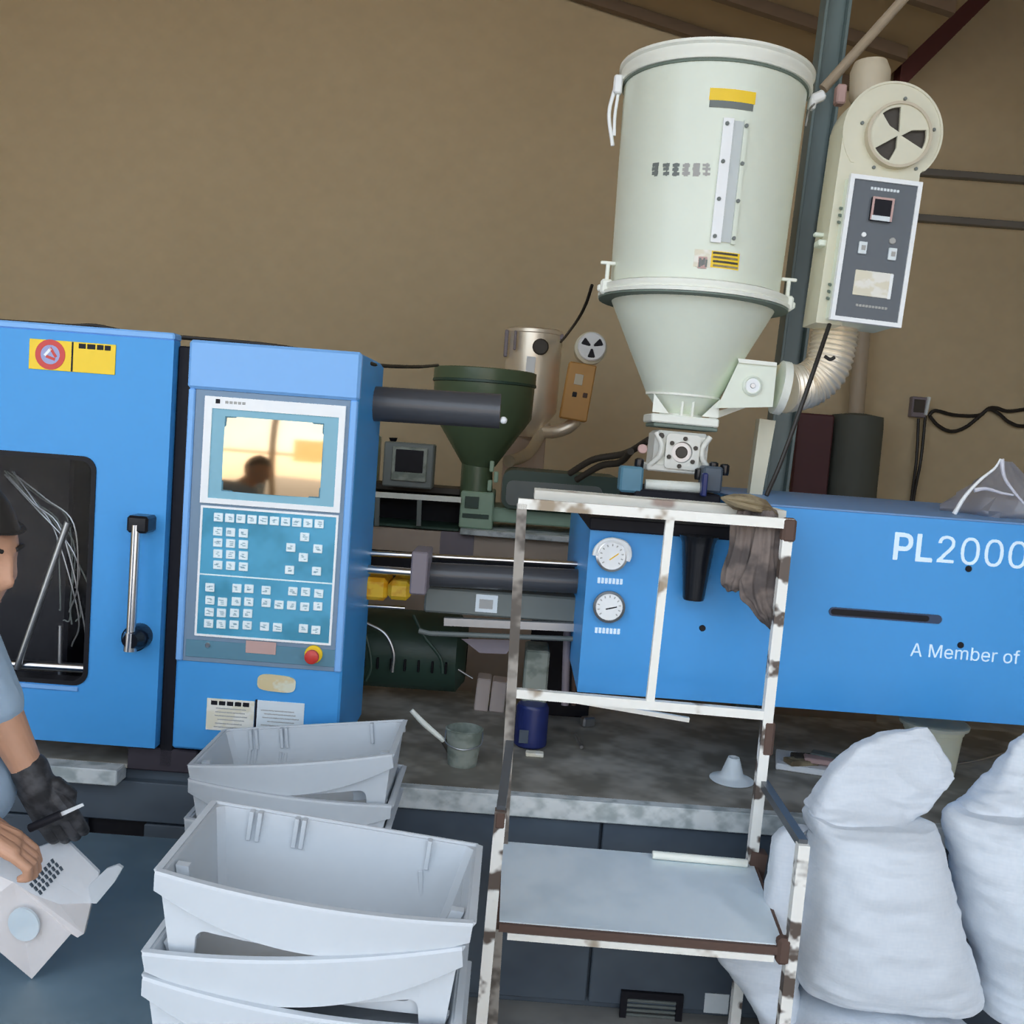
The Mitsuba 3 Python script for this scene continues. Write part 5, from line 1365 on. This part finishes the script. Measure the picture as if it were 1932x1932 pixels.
def fingers(palm, dirs, across, curl, L, r0):
    """Chains of four fingers and a thumb. dirs: finger direction, across: from index to little, curl: towards the palm side."""
    out = []
    d, a, c = (np.asarray(x) / np.linalg.norm(x) for x in (dirs, across, curl))
    for i, (ln, bend) in enumerate(((.92, .75), (1.0, .85), (.94, .95), (.76, 1.05))):
        p = palm + d * 0.036 + a * (i - 1.5) * 0.0195
        ch, ang, rr = [(palm - d * 0.005 + a * (i - 1.5) * 0.016, r0 + 0.002), (p, r0)], 0.25, r0
        for seg in (0.040, 0.026, 0.021):
            p = p + (d * math.cos(ang) + c * math.sin(ang)) * seg * ln * L
            rr *= 0.93
            ch.append((p, rr))
            ang += bend
        out.append(ch)
    p = palm - d * 0.020 - a * 0.034
    out.append([(palm - d * 0.03 - a * 0.012, r0 + 0.004), (p, r0 + 0.002), (p + d * 0.030 - a * 0.012 + c * 0.012, r0), (p + d * 0.052 + a * 0.002 + c * 0.022, r0 * 0.85)])
    return out


def palm_chain(wr, palm, d, a, r):
    d, a = d / np.linalg.norm(d), a / np.linalg.norm(a)
    ch = [[(wr, 0.026), (palm - d * 0.03, 0.024)]]
    for i in (-1, 0, 1):
        ch.append([(palm - d * 0.035 + a * i * 0.014, r), (palm + d * 0.032 + a * i * 0.022, r * 0.9)])
    return ch


dn, an, cn_ = V3(.80, .1, -.45), V3(.30, -.80, -.25), V3(-.30, .25, -.85)
bare = palm_chain(wr_n, bp, dn, an, 0.017) + fingers(bp, dn, an, cn_, 1.0, 0.0098)
dg, ag, cg = V3(.42, -.05, -.80), V3(.75, -.45, .42), V3(.35, .60, -.35)
dg = V3(.50, .05, -.75)
ag = np.cross(dg, V3(0, 1, 0.0)) * -1.0
cg = V3(-.35, .75, -.25)
body = bones([[(Hc + V3(-.03, 0, -.06), .062), (Nk + V3(-.01, 0, .02), .060), (Nk + V3(-.06, 0, -.06), .07)],
              [(el_f + V3(-.02, 0, .06), .042), (el_f, .040), (el_f * .6 + wr_f * .4, .040), (wr_f * .9 + el_f * .1, .028), (wr_f, .024)],
              [(sh_n, .05), (el_n, .042), (el_n * .55 + wr_n * .45, .040), (wr_n, .029)],
              [(sh_n, .06), (Nk + V3(-.06, 0, -.08), .08), (sh_f, .06), (el_f, .045)],
              [(Nk + V3(-.06, 0, -.08), .09), (hip, .10)]] + bare, 0.007, 10)
u = man(body) + man(headm)
bm_ = unman(u)
add('body', bm_, 'skin', HP, smooth=True)
for s_ in (-1, 1):
    add('eye', trimesh.creation.icosphere(2, 0.011).apply_translation(Hc + HRt @ V3(0.081, s_ * 0.030, 0.012)), 'eye', HP, smooth=True)
    add('eyebrow', tube([Hc + HRt @ V3(0.106, s_ * 0.016, 0.036), Hc + HRt @ V3(0.101, s_ * 0.036, 0.040), Hc + HRt @ V3(0.086, s_ * 0.052, 0.034)], 0.004, 8, True), 'hair', HP, smooth=True)
add('mouth', tube([Hc + HRt @ V3(0.093, -0.022, -0.065), Hc + HRt @ V3(0.101, 0, -0.064), Hc + HRt @ V3(0.093, 0.022, -0.065)], 0.003, 8, True), 'skin_dark', HP, smooth=True)
cap_ = trimesh.creation.icosphere(4, 1.0)
cv = np.array(cap_.vertices) * (0.1105, 0.089, 0.140)
cv[:, 2] = np.maximum(cv[:, 2], 0.066 + 0.07 * np.minimum(cv[:, 0], 0) / 0.1)
add('cap', trimesh.Trimesh(cv @ HRt.T + Hc, cap_.faces, process=False), 'hair', HP, smooth=True, label='dark cap')
# shirt with rolled sleeves
bel = P(-20, 1500, -.90)
shirt = bones([[(Nk + V3(-.05, 0, -.05), .085), (Nk + V3(-.10, 0, -.18), .155), (Nk + V3(-.24, 0, -.38), .165), (hip, .165)],
               [(sh_n + V3(0, 0, -.01), .078), (Nk + V3(-.09, 0, -.12), .12), (sh_f + V3(0, 0, -.01), .078)],
               [(sh_f, .072), (el_f + V3(-.01, 0, .02), .058), (el_f * .62 + wr_f * .38, .050)],
               [(sh_n, .072), (el_n, .058), (el_n * .75 + wr_n * .25, .054)],
               [(Nk + V3(-.10, 0.02, -.2), .12), (bel + V3(-.06, .06, -.02), .075), (Nk + V3(-.30, 0, -.42), .14)]], 0.012, 10)
add('shirt', shirt, 'shirt', HP, smooth=True, label='pale blue-grey shirt with rolled sleeves')
legs = []
for s_ in (-1, 1):
    kn = hip + V3(.20, s_ * .34, -.07)
    kn[0] = min(kn[0], TX0 - .09)
    an_ = V3(kn[0] - .04, kn[1], .10)
    legs += [[(hip + V3(0, s_ * .07, 0), .125), (kn, .075), (an_, .055)]]
add('trousers', bones([[(hip + V3(0, -.06, 0), .13), (hip + V3(0, .06, 0), .13)]] + legs, 0.02, 8), 'trousers', HP, smooth=True)
for s_, lg in zip((-1, 1), legs):
    a0 = lg[2][0]
    add('shoe', hull(np.vstack([trimesh.creation.icosphere(2, .045).vertices * (1, 1, .9) + a0 * (1, 1, 0) + V3(-.04, 0, .045), trimesh.creation.icosphere(2, .042).vertices * (1, 1, .75) + a0 * (1, 1, 0) + V3(.13, 0, .034)])), 'hair', HP, smooth=40)
# black work glove
glove = bones(palm_chain(wr_f, gp, dg, ag, 0.024) + fingers(gp, dg, ag, cg, 1.05, 0.0135) + [[(wr_f + V3(-.008, 0, .022), .034), (wr_f + V3(.006, 0, -.01), .033), (gp, .028)]], 0.005, 8)
add('glove', glove, 'glove', HP, smooth=True, label='black work glove')
k0, k1 = P(112, 1538, -.868), P(157, 1518, -.865)
kf = thing('knife', 'small bright knife blade in the black glove', 'knife')
kd = (k1 - k0) / np.linalg.norm(k1 - k0)
kup = np.cross(kd, V3(0, 1, 0))
add('blade', hull([k0 + kup * .004, k0 - kup * .004, k0 + V3(0, .002, 0) + kup * .004, k0 + V3(0, .002, 0) - kup * .004, k1 + kup * .003, k1 - kup * .003, k1 + V3(0, .002, 0) + kup * .003, k1 + V3(0, .002, 0) - kup * .003]), 'blade', kf, smooth=False)
add('knife_handle', tube([k0 - kd * .06, k0 + kd * .004], 0.008, 10), 'soft_black', kf, smooth=40)
stl = thing('stool', 'stool under the seated worker', 'stool')
add('seat', lathe([(.05, hip[2] - .16), (.17, hip[2] - .16), (.18, hip[2] - .13), (.17, hip[2] - .115), (.05, hip[2] - .11)], 32, None, (hip[0], hip[1], 0)), 'wood', stl, smooth=40)
for i in range(4):
    t = i * math.pi / 2 + .78
    add('leg', tube([hip * (1, 1, 0) + V3(.17 * math.cos(t), .17 * math.sin(t), 0), hip * (1, 1, 0) + V3(.12 * math.cos(t), .12 * math.sin(t), hip[2] - .15)], .016, 10), 'wood', stl, smooth=40)
